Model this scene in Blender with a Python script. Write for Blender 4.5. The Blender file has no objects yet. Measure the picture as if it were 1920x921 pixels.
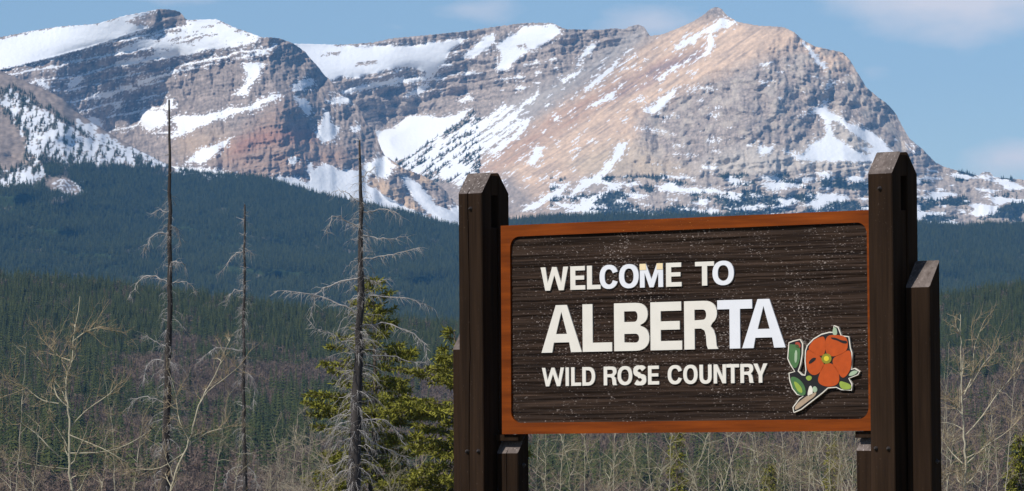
import bpy, math, random
import numpy as np
from mathutils import Vector
from mathutils.geometry import tessellate_polygon

# ------------------------------------------------------------------ camera, sky, sun, exposure
scene = bpy.context.scene
col = scene.collection
F_PX = 8520.0                                   # focal length in pixels of the 1920 px wide photograph
PITCH, ROLL, CAM_Z = 0.04546, 0.00665, 1.65
Fw = np.array([0, math.cos(PITCH), math.sin(PITCH)])
U0 = np.array([0, -math.sin(PITCH), math.cos(PITCH)])
R0 = np.array([1.0, 0, 0])
Rt = math.cos(ROLL) * R0 - math.sin(ROLL) * U0
Up = math.sin(ROLL) * R0 + math.cos(ROLL) * U0
cam_data = bpy.data.cameras.new('camera')
cam = bpy.data.objects.new('camera', cam_data)
col.objects.link(cam)
cam_data.sensor_fit = 'HORIZONTAL'
cam_data.sensor_width = 36.0
cam_data.lens = 36.0 * F_PX / 1920.0
cam_data.clip_start = 0.5
cam_data.clip_end = 60000
from mathutils import Matrix
cam.matrix_world = Matrix(((Rt[0], Up[0], -Fw[0], 0), (Rt[1], Up[1], -Fw[1], 0), (Rt[2], Up[2], -Fw[2], CAM_Z), (0, 0, 0, 1)))
scene.camera = cam

SUN_EL, SUN_AZ = math.radians(44), math.radians(54)      # azimuth: from behind the camera round to its left
SUN = np.array([-math.sin(SUN_AZ) * math.cos(SUN_EL), -math.cos(SUN_AZ) * math.cos(SUN_EL), math.sin(SUN_EL)])
sun_l = bpy.data.lights.new('sun', 'SUN')
sun_l.energy = 5.0
sun_l.angle = math.radians(0.53)
sun_l.color = (1.0, 0.95, 0.88)
sun_o = bpy.data.objects.new('sun', sun_l)
sun_o.rotation_euler = Vector(SUN).to_track_quat('Z', 'Y').to_euler()
col.objects.link(sun_o)


def pix_dir(px, py):
    return Fw + Rt * ((px - 960) / F_PX) - Up * ((py - 460.5) / F_PX)


world = bpy.data.worlds.new('World')
scene.world = world
world.use_nodes = True
wn = world.node_tree.nodes
wl = world.node_tree.links
wn.clear()
w_out = wn.new('ShaderNodeOutputWorld')
w_bg = wn.new('ShaderNodeBackground')
w_sky = wn.new('ShaderNodeTexSky')
w_sky.sky_type = 'NISHITA'
w_sky.sun_disc = False
w_sky.sun_elevation = SUN_EL
w_sky.sun_rotation = math.atan2(SUN[0], SUN[1])
w_sky.altitude = 1500
w_sky.air_density = 1.0
w_sky.dust_density = 0.0
w_sky.ozone_density = 3.0
w_bg.inputs['Strength'].default_value = 0.105
# thin broken cloud: noise in the direction of view, thicker round a few cloud centres
w_tc = wn.new('ShaderNodeTexCoord')
w_no = wn.new('ShaderNodeTexNoise')
w_no.inputs['Scale'].default_value = 26.0
w_no.inputs['Detail'].default_value = 7.0
w_no.inputs['Roughness'].default_value = 0.58
w_map = wn.new('ShaderNodeMapping')
w_map.inputs['Scale'].default_value = (1, 1, 2.2)
wl.new(w_tc.outputs['Generated'], w_map.inputs['Vector'])
wl.new(w_map.outputs['Vector'], w_no.inputs['Vector'])


def wmath(op, a, b=None, clamp=False):
    n = wn.new('ShaderNodeMath')
    n.operation = op
    n.use_clamp = clamp
    for k, v in enumerate((a, b)):
        if v is None:
            continue
        if isinstance(v, (int, float)):
            n.inputs[k].default_value = v
        else:
            wl.new(v, n.inputs[k])
    return n.outputs[0]


acc = None
for (px, py, rx, ry, amt) in ((1800, -15, 320, 95, 1.25), (885, 20, 150, 42, .85), (735, 50, 90, 28, .55), (1225, 45, 150, 46, .9),
                              (1890, 300, 110, 44, .9), (1640, 135, 60, 30, .45), (350, -10, 260, 22, .4)):
    d = pix_dir(px, py)
    d = d / np.linalg.norm(d)
    m = wn.new('ShaderNodeMapping')
    m.vector_type = 'POINT'
    sx, sz = F_PX / rx, F_PX / ry
    m.inputs['Scale'].default_value = (sx, 1, sz)
    m.inputs['Location'].default_value = (-d[0] * sx, -d[1], -d[2] * sz)
    wl.new(w_tc.outputs['Generated'], m.inputs['Vector'])
    ln = wn.new('ShaderNodeVectorMath')
    ln.operation = 'LENGTH'
    wl.new(m.outputs['Vector'], ln.inputs[0])
    v = wmath('MULTIPLY', wmath('SUBTRACT', 1.15, ln.outputs['Value'], True), amt)
    acc = v if acc is None else wmath('MAXIMUM', acc, v)
# cloud = clamp((noise-0.5)*k + mask)
w_c = wmath('ADD', wmath('MULTIPLY', wmath('SUBTRACT', w_no.outputs['Fac'], 0.60), 2.3), wmath('MULTIPLY', acc, 1.05), True)
w_c = wmath('MULTIPLY', w_c, 0.95)
w_mix = wn.new('ShaderNodeMix')
w_mix.data_type = 'RGBA'
wl.new(w_c, w_mix.inputs['Factor'])
wl.new(w_sky.outputs['Color'], w_mix.inputs['A'])
w_mix.inputs['B'].default_value = (8.3, 8.1, 8.5, 1)
wl.new(w_mix.outputs['Result'], w_bg.inputs['Color'])
wl.new(w_bg.outputs['Background'], w_out.inputs['Surface'])

scene.view_settings.view_transform = 'Standard'
scene.view_settings.look = 'None'
scene.view_settings.exposure = 0.0
scene.view_settings.gamma = 1.0
scene.view_settings.use_curve_mapping = False
scene.render.engine = 'CYCLES'
scene.cycles.volume_bounces = 0
scene.cycles.max_bounces = 5
scene.cycles.use_denoising = True
HORIZON_Z = CAM_Z


def at(px, py, Y):
    """photo pixel and the distance along +Y (from the ground or the usual size of the thing) -> point"""
    d = pix_dir(px, py)
    t = Y / d[1]
    return np.array([d[0] * t, Y, CAM_Z + d[2] * t])


def at_arr(px, py, Y):
    dx = Fw[0] + Rt[0] * (px - 960) / F_PX - Up[0] * (py - 460.5) / F_PX
    dy = Fw[1] + Rt[1] * (px - 960) / F_PX - Up[1] * (py - 460.5) / F_PX
    dz = Fw[2] + Rt[2] * (px - 960) / F_PX - Up[2] * (py - 460.5) / F_PX
    t = Y / dy
    return np.stack([dx * t, Y + 0 * dx, CAM_Z + dz * t], -1)


def to_pix(P):
    v = P - np.array([0, 0, CAM_Z])
    d = v @ Fw
    return 960 + F_PX * (v @ Rt) / d, 460.5 - F_PX * (v @ Up) / d


# ------------------------------------------------------------------ noise
_pr = np.random.RandomState(7)
_perm = _pr.permutation(4096)
_ga = _pr.uniform(0, 2 * np.pi, 4096)
_gx, _gy = np.cos(_ga), np.sin(_ga)


def perlin(x, y, seed=0):
    xi = np.floor(x).astype(int)
    yi = np.floor(y).astype(int)
    xf, yf = x - xi, y - yi
    u = xf * xf * xf * (xf * (xf * 6 - 15) + 10)
    v = yf * yf * yf * (yf * (yf * 6 - 15) + 10)

    def g(ix, iy, fx, fy):
        h = _perm[(_perm[(ix + seed * 131) & 4095] + iy) & 4095]
        return _gx[h] * fx + _gy[h] * fy
    a = g(xi, yi, xf, yf)
    b = g(xi + 1, yi, xf - 1, yf)
    c = g(xi, yi + 1, xf, yf - 1)
    d = g(xi + 1, yi + 1, xf - 1, yf - 1)
    return ((a + u * (b - a)) * (1 - v) + (c + u * (d - c)) * v) * 1.5


def fbm(x, y, octv=4, seed=0, gain=.5):
    s = 0
    a = 1.0
    for k in range(octv):
        s = s + a * perlin(x * 2 ** k, y * 2 ** k, seed + k)
        a *= gain
    return s


def ridged(x, y, octv=4, seed=0):
    s = 0
    a = 1.0
    for k in range(octv):
        s = s + a * (1 - 2 * np.abs(perlin(x * 2 ** k, y * 2 ** k, seed + k)))
        a *= .5
    return s


def sstep(a, b, x):
    t = np.clip((x - a) / (b - a), 0, 1)
    return t * t * (3 - 2 * t)


# ------------------------------------------------------------------ materials
MATS = {}


def new_mat(name):
    m = bpy.data.materials.new(name)
    m.use_nodes = True
    nt = m.node_tree
    b = nt.nodes['Principled BSDF']
    MATS[name] = m
    return m, nt.nodes, nt.links, b


def mat_plain(name, c, rough=.7, var=.15, scale=20.0, bump=0.0, stretch=(1, 1, 1), inst=0.0):
    """colour with noise variation, optional bump and per-object variation"""
    m, n, l, b = new_mat(name)
    tc = n.new('ShaderNodeTexCoord')
    mp = n.new('ShaderNodeMapping')
    mp.inputs['Scale'].default_value = stretch
    l.new(tc.outputs['Object'], mp.inputs['Vector'])
    no = n.new('ShaderNodeTexNoise')
    no.inputs['Scale'].default_value = scale
    no.inputs['Detail'].default_value = 5
    l.new(mp.outputs['Vector'], no.inputs['Vector'])
    mx = n.new('ShaderNodeMix')
    mx.data_type = 'RGBA'
    mx.inputs['A'].default_value = tuple(max(0, v * (1 - 2 * var)) for v in c) + (1,)
    mx.inputs['B'].default_value = tuple(min(1, v * (1 + 2 * var)) for v in c) + (1,)
    l.new(no.outputs['Fac'], mx.inputs['Factor'])
    outc = mx.outputs['Result']
    if inst > 0:
        oi = n.new('ShaderNodeObjectInfo')
        hs = n.new('ShaderNodeHueSaturation')
        mr = n.new('ShaderNodeMapRange')
        mr.inputs['To Min'].default_value = 1 - inst
        mr.inputs['To Max'].default_value = 1 + inst
        l.new(oi.outputs['Random'], mr.inputs['Value'])
        l.new(mr.outputs['Result'], hs.inputs['Value'])
        mr2 = n.new('ShaderNodeMapRange')
        mr2.inputs['To Min'].default_value = .5 + inst * .06
        mr2.inputs['To Max'].default_value = .5 - inst * .06
        l.new(oi.outputs['Random'], mr2.inputs['Value'])
        l.new(mr2.outputs['Result'], hs.inputs['Hue'])
        l.new(outc, hs.inputs['Color'])
        outc = hs.outputs['Color']
    l.new(outc, b.inputs['Base Color'])
    b.inputs['Roughness'].default_value = rough
    b.inputs['Specular IOR Level'].default_value = .25
    if bump > 0:
        bp = n.new('ShaderNodeBump')
        bp.inputs['Strength'].default_value = bump
        bp.inputs['Distance'].default_value = .02
        l.new(no.outputs['Fac'], bp.inputs['Height'])
        l.new(bp.outputs['Normal'], b.inputs['Normal'])
    return m


def mat_attr(name, attr='col', var=.12, scale=.05, bumpd=0.0):
    m, n, l, b = new_mat(name)
    at_ = n.new('ShaderNodeAttribute')
    at_.attribute_name = attr
    tc = n.new('ShaderNodeTexCoord')
    no = n.new('ShaderNodeTexNoise')
    no.inputs['Scale'].default_value = scale
    no.inputs['Detail'].default_value = 6
    l.new(tc.outputs['Object'], no.inputs['Vector'])
    mr = n.new('ShaderNodeMapRange')
    mr.inputs['To Min'].default_value = 1 - 2 * var
    mr.inputs['To Max'].default_value = 1 + 2 * var
    l.new(no.outputs['Fac'], mr.inputs['Value'])
    mx = n.new('ShaderNodeVectorMath')
    mx.operation = 'SCALE'
    l.new(at_.outputs['Color'], mx.inputs[0])
    l.new(mr.outputs['Result'], mx.inputs['Scale'])
    # keep snow even
    m2 = n.new('ShaderNodeMix')
    m2.data_type = 'RGBA'
    l.new(at_.outputs['Alpha'], m2.inputs['Factor'])
    l.new(mx.outputs['Vector'], m2.inputs['A'])
    l.new(at_.outputs['Color'], m2.inputs['B'])
    l.new(m2.outputs['Result'], b.inputs['Base Color'])
    b.inputs['Roughness'].default_value = .95
    b.inputs['Specular IOR Level'].default_value = .1
    if bumpd > 0:
        bp = n.new('ShaderNodeBump')
        bp.inputs['Distance'].default_value = bumpd
        bp.inputs['Strength'].default_value = .8
        l.new(no.outputs['Fac'], bp.inputs['Height'])
        l.new(bp.outputs['Normal'], b.inputs['Normal'])
    return m


mat_attr('rock_and_snow', var=.20, scale=.11, bumpd=1.8)
mat_attr('forest_floor', var=.2, scale=.05)
mat_plain('dry_ground', (.15, .125, .085), .95, .3, .4)
mat_plain('conifer_far', (.042, .054, .013), .9, .2, .5, inst=.42)
mat_plain('brush_far', (.160, .116, .084), .95, .2, .5, inst=.30)
mat_plain('snag_bark', (.040, .034, .031), .9, .6, 7, .6, (1, 1, .12))
mat_plain('silver_wood', (.37, .345, .325), .85, .3, 8, .3, (1, 1, .3))
mat_plain('aspen_bark', (.40, .36, .26), .85, .22, 5, .3, (1, 1, .5), inst=.12)
mat_plain('aspen_twig', (.28, .225, .14), .9, .25, 3, inst=.15)
mat_plain('shrub_twig', (.30, .26, .19), .9, .25, 3, inst=.2)
mat_plain('spruce_needles', (.185, .178, .022), .85, .36, 1.6, inst=.1)
mat_plain('spruce_bark', (.10, .08, .06), .9, .3, 6)


# ------------------------------------------------------------------ mesh helpers
def link(o, parent=None):
    col.objects.link(o)
    if parent is not None:
        o.parent = parent
    return o


def tag(o, label=None, cat=None, group=None, kind=None):
    for k, v in (('label', label), ('category', cat), ('group', group), ('kind', kind)):
        if v:
            o[k] = v
    return o


def mesh_np(name, V, quads=None, tris=None, mat=None, smooth=False):
    me = bpy.data.meshes.new(name)
    V = np.asarray(V, dtype=np.float32).reshape(-1, 3)
    loops, starts = [], []
    k = 0
    if quads is not None and len(quads):
        q = np.asarray(quads, dtype=np.int32).reshape(-1, 4)
        loops.append(q.ravel())
        starts.append(np.arange(len(q)) * 4)
        k = len(q) * 4
    if tris is not None and len(tris):
        t = np.asarray(tris, dtype=np.int32).reshape(-1, 3)
        loops.append(t.ravel())
        starts.append(k + np.arange(len(t)) * 3)
    loops = np.concatenate(loops)
    starts = np.concatenate(starts)
    me.vertices.add(len(V))
    me.vertices.foreach_set('co', V.ravel())
    me.loops.add(len(loops))
    me.loops.foreach_set('vertex_index', loops.astype(np.int32))
    me.polygons.add(len(starts))
    me.polygons.foreach_set('loop_start', starts.astype(np.int32))
    if smooth:
        me.polygons.foreach_set('use_smooth', np.ones(len(starts), dtype=bool))
    me.update(calc_edges=True)
    me.validate()
    if mat:
        me.materials.append(MATS[mat])
    return me


def grid_quads(nr, nc):
    i = np.arange(nr * nc).reshape(nr, nc)
    return np.stack([i[:-1, :-1], i[:-1, 1:], i[1:, 1:], i[1:, :-1]], -1).reshape(-1, 4)


class Tubes:
    """collects tapered tubes and loose faces into one mesh"""

    def __init__(self):
        self.V, self.Q, self.T, self.n = [], [], [], 0

    def tube(self, pts, rad, sides=5):
        pts = np.asarray(pts, float)
        rad = np.asarray(rad, float) * np.ones(len(pts))
        t = np.gradient(pts, axis=0)
        t /= np.linalg.norm(t, axis=1)[:, None] + 1e-9
        ref = np.array([0.37, 0.81, 0.21]) if abs(t[0][2]) > .6 else np.array([0.1, 0.15, 1.0])
        a = np.cross(t, ref)
        a /= np.linalg.norm(a, axis=1)[:, None] + 1e-9
        b = np.cross(t, a)
        ang = np.arange(sides) * 2 * np.pi / sides
        ring = pts[:, None, :] + rad[:, None, None] * (a[:, None, :] * np.cos(ang)[None, :, None] + b[:, None, :] * np.sin(ang)[None, :, None])
        m = len(pts)
        self.V.append(ring.reshape(-1, 3))
        i = (np.arange(m * sides).reshape(m, sides)) + self.n
        j = np.roll(i, -1, 1)
        self.Q.append(np.stack([i[:-1], j[:-1], j[1:], i[1:]], -1).reshape(-1, 4))
        # end cap
        self.V.append(pts[-1:] + t[-1:] * rad[-1])
        tip = self.n + m * sides
        self.T.append(np.stack([i[-1], j[-1], np.full(sides, tip)], -1))
        self.n += m * sides + 1

    def faces(self, V, Q=None, T=None):
        V = np.asarray(V, float).reshape(-1, 3)
        self.V.append(V)
        if Q is not None:
            self.Q.append(np.asarray(Q).reshape(-1, 4) + self.n)
        if T is not None:
            self.T.append(np.asarray(T).reshape(-1, 3) + self.n)
        self.n += len(V)

    def mesh(self, name, mat, smooth=True, origin=None):
        V = np.concatenate(self.V)
        if origin is not None:
            V = V - np.asarray(origin)
        return mesh_np(name, V, np.concatenate(self.Q) if self.Q else None, np.concatenate(self.T) if self.T else None, mat, smooth)

    def build(self, name, mat, parent=None, smooth=True, origin=None):
        return link(bpy.data.objects.new(name, self.mesh(name, mat, smooth, origin)), parent)


def empty(name, loc):
    o = bpy.data.objects.new(name, None)
    o.location = Vector(tuple(float(v) for v in loc))
    o.empty_display_size = .3
    return link(o)


def curve_y(pts, x):
    p = np.array(pts, float)
    return np.interp(x, p[:, 0], p[:, 1])


def in_poly(px, py, poly):
    p = np.array(poly, float)
    r = np.zeros(px.shape, bool)
    x0, y0 = p.min(0)
    x1, y1 = p.max(0)
    m = (px >= x0) & (px <= x1) & (py >= y0) & (py <= y1)
    if not m.any():
        return r
    X, Y = px[m], py[m]
    ins = np.zeros(X.shape, bool)
    for k in range(len(p)):
        ax, ay = p[k - 1]
        bx, by = p[k]
        c = ((ay > Y) != (by > Y))
        with np.errstate(divide='ignore', invalid='ignore'):
            c &= X < (bx - ax) * (Y - ay) / (by - ay + 1e-12) + ax
        ins ^= c
    r[m] = ins
    return r


def blend(C, mask, c):
    return C + (np.asarray(c) - C) * np.clip(mask, 0, 1)[..., None]


def soft_poly(px, py, poly, w=14):
    """soft-edged polygon by averaging jittered lookups"""
    s = 0
    offs = [(0, 0), (1, .3), (-1, -.3), (.3, -1), (-.3, 1), (.7, .7), (-.7, -.7), (.7, -.7), (-.7, .7)]
    for a, b in offs:
        s = s + in_poly(px + a * w, py + b * w, poly)
    return s / len(offs)


def rbf(px, py, ctl, eps=130.0):
    c = np.array(ctl, float)
    d = np.sqrt((c[:, None, 0] - c[None, :, 0]) ** 2 + (c[:, None, 1] - c[None, :, 1]) ** 2)
    K = np.sqrt(d * d + eps * eps)
    w = np.linalg.solve(K + np.eye(len(c)) * 1e-6, c[:, 2])
    out = np.zeros(px.shape)
    for k in range(len(c)):
        out += w[k] * np.sqrt((px - c[k, 0]) ** 2 + (py - c[k, 1]) ** 2 + eps * eps)
    return out


def blur(A, ny, nx):
    for ax, n in ((0, ny), (1, nx)):
        for _ in range(2):
            pad = [(0, 0), (0, 0)]
            pad[ax] = (n, n)
            c = np.cumsum(np.pad(A, pad, mode='edge'), axis=ax)
            c = np.insert(c, 0, 0, axis=ax)
            m = A.shape[ax]
            hi = np.take(c, np.arange(2 * n + 1, 2 * n + 1 + m), axis=ax)
            lo = np.take(c, np.arange(0, m), axis=ax)
            A = (hi - lo) / (2 * n + 1)
    return A


def fray(snow, X, Y, seed, a=None, b=None):
    """break up the edges of the snow: loose flecks outside, bare rock inside"""
    e = blur(snow.astype(float), 3, 3)
    n1 = perlin(X / 3.4, Y / 2.6, seed) + .6 * perlin(X / 8, Y / 4, seed + 1) if a is None else perlin(a / 9, b / 2.4, seed) + .5 * perlin(X / 4, Y / 3, seed + 1)
    return np.where(snow, ~((e < .86) & (n1 > .30 + .6 * e)), (e > .06) & (n1 > .62 - .75 * e))


def snow_smooth(D, snow):
    m = np.clip(blur(snow.astype(float), 3, 3) * 1.6 - .3, 0, 1)
    D = D + (blur(D, 7, 9) - D) * .92 * m
    m2 = np.clip(blur(snow.astype(float), 8, 8) * 2.2 - 1.1, 0, 1)
    return D + (blur(D, 8, 30) - D) * .95 * m2


def terrain(name, X, PY, D, C, mat, back=True):
    """rows from base to crest over photo columns; a back slope is added behind the crest"""
    P = at_arr(X, PY, D)
    if back:
        rows = []
        crow = P[-1]
        cc = [C]
        for k, (dd, dz) in enumerate(((15, -3), (60, -25), (180, -100), (400, -220), (800, -420))):
            q = crow.copy()
            s = (q[:, 1] + dd) / q[:, 1]
            q[:, 0] *= s
            q[:, 1] += dd
            q[:, 2] = np.maximum(q[:, 2] + dz, -40)
            rows.append(q)
            cc.append(C[-1:])
        Pm = np.concatenate([P] + [r[None] for r in rows], 0)
        Cm = np.concatenate(cc, 0)
    else:
        Pm, Cm = P, C
    nr, nc = Pm.shape[:2]
    me = mesh_np(name, Pm.reshape(-1, 3), grid_quads(nr, nc), None, mat, True)
    ca = me.color_attributes.new('col', 'FLOAT_COLOR', 'POINT')
    ca.data.foreach_set('color', Cm.reshape(-1, 4).astype(np.float32).ravel())
    o = link(bpy.data.objects.new(name, me))
    return o, P


# ------------------------------------------------------------------ ground and the near hillside
CREST4 = [(-900, 505), (-200, 515), (0, 524), (100, 530), (200, 540), (300, 553), (400, 566), (500, 578), (600, 592), (700, 604), (860, 618),
          (1000, 625), (1300, 620), (1600, 596), (1760, 566), (1850, 552), (1920, 545), (2200, 530), (2900, 520)]


def crest4(px):
    return curve_y(CREST4, px)


Y4A, Y4B = 950.0, 2400.0


def z_of(px, py, Y):
    return at_arr(np.asarray(px, float), np.asarray(py, float), np.asarray(Y, float))[..., 2]


def ground_z(x, Y):
    x = np.asarray(x, float)
    Y = np.asarray(Y, float)
    near = np.interp(Y, [-500, 45, 70, 120, 180, 400, 700, 950], [0, 0, -1.2, -4.5, -8.5, -21, -20, -13.5])
    px = 960 + F_PX * x / np.maximum(Y, 900)
    t = np.clip((Y - Y4A) / (Y4B - Y4A), 0, 1)
    py = 960 + (crest4(px) - 960) * t ** .9
    far = z_of(px, py, np.maximum(Y, 900))
    far = far + 5 * perlin(x / 160, Y / 260, 3) * np.sin(np.pi * t) + 1.5 * perlin(x / 35, Y / 60, 4) * np.sin(np.pi * t)
    z = np.where(Y < Y4A, near, far)
    over = np.clip((Y - Y4B) / 1300, 0, 1)
    z = np.where(Y > Y4B, far - 95 * over * over - 10 * over, z)
    z = z + .12 * perlin(x / 5, Y / 5, 9) * (Y > 60)
    return z


gy = np.concatenate([np.linspace(-250, 40, 12), np.linspace(45, 200, 30), np.linspace(215, 940, 40), np.linspace(950, 2400, 150), np.linspace(2420, 4600, 24)])
gp = np.linspace(-1100, 3020, 260)
GP, GY = np.meshgrid(gp, gy)
GX = (GP - 960) / F_PX * (np.maximum(GY, 0) + 260)
GZ = ground_z(GX, GY)
Vg = np.stack([GX, GY, GZ], -1)
gm = mesh_np('ground', Vg.reshape(-1, 3), grid_quads(*GX.shape), None, 'forest_floor', True)
n1 = fbm(GX / 60, GY / 140, 4, 21)
GC = np.zeros(GX.shape + (4,))
GC[..., :3] = (.11, .085, .066)
GC[..., :3] = blend(GC[..., :3], sstep(.0, .6, n1), (.04, .048, .024))
GC[..., :3] = blend(GC[..., :3], sstep(.1, .7, -n1), (.12, .098, .08))
GC[..., :3] = blend(GC[..., :3], (GY < 60) * 1.0, (.16, .135, .08))
ca = gm.color_attributes.new('col', 'FLOAT_COLOR', 'POINT')
ca.data.foreach_set('color', GC.reshape(-1, 4).astype(np.float32).ravel())
tag(link(bpy.data.objects.new('ground', gm)), kind='structure')

# ------------------------------------------------------------------ far forested slope with the snowy ridge on its left
CREST3 = [(-400, -40), (-200, 38), (0, 133), (45, 152), (87, 169), (118, 185), (142, 209), (188, 239), (226, 263), (264, 283), (299, 301), (330, 317), (400, 327),
          (450, 329), (494, 333), (546, 348), (595, 362), (657, 376), (700, 386), (760, 399), (800, 409), (845, 424), (900, 424), (960, 412), (1000, 408),
          (1100, 404), (1300, 404), (1600, 413), (1730, 418), (1800, 424), (1860, 419), (1920, 421), (2300, 415)]
x3 = np.arange(-300, 2260, 3.0)
NR3 = 190
T3 = np.linspace(0, 1, NR3)[:, None] * np.ones((1, len(x3)))
X3 = np.ones((NR3, 1)) * x3[None, :]
cr3 = curve_y(CREST3, x3) + 1.5 * perlin(x3 / 14, 0 * x3, 5)
PY3 = 660 + (cr3[None, :] - 660) * T3
Dc3 = np.interp(x3, [-300, 0, 330, 845, 1300, 2260], [7900, 7600, 7000, 6500, 6700, 6700])
D3 = 4250 + (Dc3[None, :] - 4250) * (T3 ** 1.15)
D3 = D3 + (150 * fbm(X3 / 260 + .3, PY3 / 70, 3, 40) + 45 * perlin(X3 / 60, PY3 / 30, 44)) * np.sin(np.pi * np.clip(T3, 0, 1)) ** .7
# the left ridge is a steeper spur
D3 = np.maximum.accumulate(D3, axis=0)
wx = X3 + 7 * fbm(X3 / 22, PY3 / 22, 3, 50)
wy = PY3 + 7 * fbm(X3 / 22 + 9, PY3 / 22, 3, 51)
C3 = np.zeros(X3.shape + (4,))
C3[..., :3] = (.028, .042, .014)
clear = fbm(X3 / 70, PY3 / 24, 4, 60)
C3[..., :3] = blend(C3[..., :3], sstep(.55, .8, clear) * .7, (.16, .13, .10))
alp = in_poly(wx, wy, [(-400, -100), (340, 300), (330, 330), (300, 316), (240, 314), (200, 312), (163, 312), (115, 314), (66, 295), (85, 325), (100, 330), (132, 340), (160, 362), (110, 366), (75, 350), (60, 352), (-400, 352)])
rock = np.array((.30, .235, .19)) * (1 + .45 * fbm(X3 / 9, PY3 / 7, 3, 64))[..., None]
C3[..., :3] = blend(C3[..., :3], alp * 1.0, rock)
st = fbm((X3 + PY3 * .35) / 9, (PY3 - X3 * .62) / 26, 4, 61)
spk = perlin(X3 / 3.2, PY3 / 3.2, 62)
snz = soft_poly(wx, wy, [(10, 165), (60, 195), (130, 240), (200, 275), (300, 303), (320, 314), (240, 310), (170, 305), (115, 305), (70, 285), (60, 300), (85, 320), (75, 350), (40, 352), (0, 345), (-20, 330), (45, 320), (60, 280), (30, 225), (0, 195)], 10)
sn3 = alp & ((snz > .35) & (st + .55 * spk + .45 * snz > .22))
sn3 |= in_poly(wx, wy, [(150, 225), (210, 258), (300, 298), (325, 314), (250, 300), (180, 265), (140, 235)]) & (spk > -.35)
sn3 |= in_poly(X3, wy, [(325, 316), (400, 325), (452, 332), (452, 336), (400, 334), (330, 324)]) & (spk > -.3)
sn3 |= in_poly(wx, wy, [(95, 340), (160, 340), (165, 368), (100, 370)]) & (spk > .15)
sn3 |= in_poly(wx, wy, [(0, 340), (60, 338), (64, 350), (0, 352)]) & (spk > -.1)
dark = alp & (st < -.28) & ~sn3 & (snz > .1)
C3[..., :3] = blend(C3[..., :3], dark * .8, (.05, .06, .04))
C3[..., :3] = blend(C3[..., :3], sn3 * 1.0, (.82, .84, .87))
C3[..., 3] = sn3 * 1.0
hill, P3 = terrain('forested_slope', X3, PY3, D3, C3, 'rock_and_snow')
tag(hill, kind='structure')
forest3 = 1.0 - alp
forest3 *= 1 - .75 * sstep(.55, .8, clear)
forest3 = forest3 + alp * (~sn3) * (snz > .2) * .35

# ------------------------------------------------------------------ left massif
CRESTL = [(-400, 130), (-200, 95), (0, 70), (60, 58), (110, 50), (180, 45), (236, 29), (270, 23), (298, 17), (320, 18), (338, 22), (345, 30), (347, 38), (375, 37), (405, 36), (420, 42),
          (440, 52), (470, 62), (490, 70), (520, 71), (535, 76), (549, 81), (570, 95), (584, 112), (601, 130), (608, 142), (622, 152), (628, 168), (643, 180),
          (664, 190), (678, 209), (685, 234), (702, 241), (709, 265), (718, 289), (756, 316), (795, 330), (830, 352), (870, 400), (900, 440)]
xl = np.arange(-300, 900, 1.7)
NRL = 250
TL = np.linspace(0, 1, NRL)[:, None] * np.ones((1, len(xl)))
XL = np.ones((NRL, 1)) * xl[None, :]
crl = blur(curve_y(CRESTL, xl)[None, :], 0, 2)[0]
jl = 1.3 * perlin(xl / 6, 0 * xl, 6) + .8 * perlin(xl / 2.5, 0 * xl + 3, 8)
PYL = 452 + (np.minimum(crl, 448)[None, :] - 452) * TL + jl[None, :] * TL ** 40
strat = PYL + .21 * XL + 5 * fbm(XL / 60, PYL / 60, 3, 70)
upper = sstep(175, 120, PYL + .10 * XL)                       # snow-shelved upper third
ph = (strat / 24.0) % 1.0
ph2 = ((strat + 4 * perlin(XL / 40, PYL / 8, 73)) / 8.5) % 1.0


def terrace(coord, period, edge, amp):
    """bounded staircase: steep risers with narrow shelves, integrated once over a period"""
    q = np.linspace(0, 1, 201)
    c = amp * sstep(edge + .05, edge - .05, q)
    ci = np.concatenate([[0], np.cumsum((c[1:] + c[:-1]) / 2)]) / 200
    ci = ci - q * ci[-1]
    return -np.interp((coord / period) % 1.0, q, ci) * period


snowfield = in_poly(XL, PYL, [(-300, 60), (0, 60), (110, 40), (236, 25), (300, 10), (290, 51), (236, 67), (175, 88), (101, 108), (0, 133), (-300, 160)])
fld = blur(snowfield.astype(float), 8, 8)
DL = 8500 + 1.15 * (452 - PYL) + (1 - fld) * (terrace(strat, 24.0, .20, 3.6) * (.4 + .6 * upper) + terrace(strat + 4 * perlin(XL / 40, PYL / 8, 73), 8.5, .22, 2.2))
DL = DL + rbf(XL, PYL, [(-300, 100, 0), (-300, 400, 0), (-120, 110, 90), (0, 60, 60), (60, 95, 45), (150, 68, 15), (235, 48, -15), (40, 140, -10), (60, 230, -110), (0, 330, 0), (150, 150, 120), (200, 200, 225), (265, 225, 265), (250, 120, 90), (300, 30, 0), (350, 160, 120),
                        (320, 300, 40), (420, 60, 0), (430, 160, 35), (500, 85, -30), (505, 180, -55), (540, 200, -75), (525, 260, -85), (470, 290, -50), (560, 130, 40), (600, 150, 110), (580, 230, 25),
                        (620, 270, 40), (660, 220, 110), (700, 270, 120), (720, 310, 100), (640, 330, 20), (780, 360, 110), (850, 410, 150), (500, 400, -40), (200, 400, 40)], 25)
rk = sstep(90, 170, PYL + .1 * XL)
rlf = 18 * ridged(XL / 70, PYL / 120, 4, 80) + 4.5 * ridged(XL / 20, PYL / 55, 5, 84) * (.4 + .6 * rk) + 2.6 * perlin(XL / 4.5, PYL / 20, 88) * rk + 1.8 * perlin(XL / 5, PYL / 4, 89)
DL = DL + rlf * np.where(snowfield, .12, 1.0)
wx = XL + 4 * fbm(XL / 14, PYL / 9, 3, 90)
wy = PYL + 3 * fbm(XL / 14 + 5, PYL / 9, 3, 91)
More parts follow.
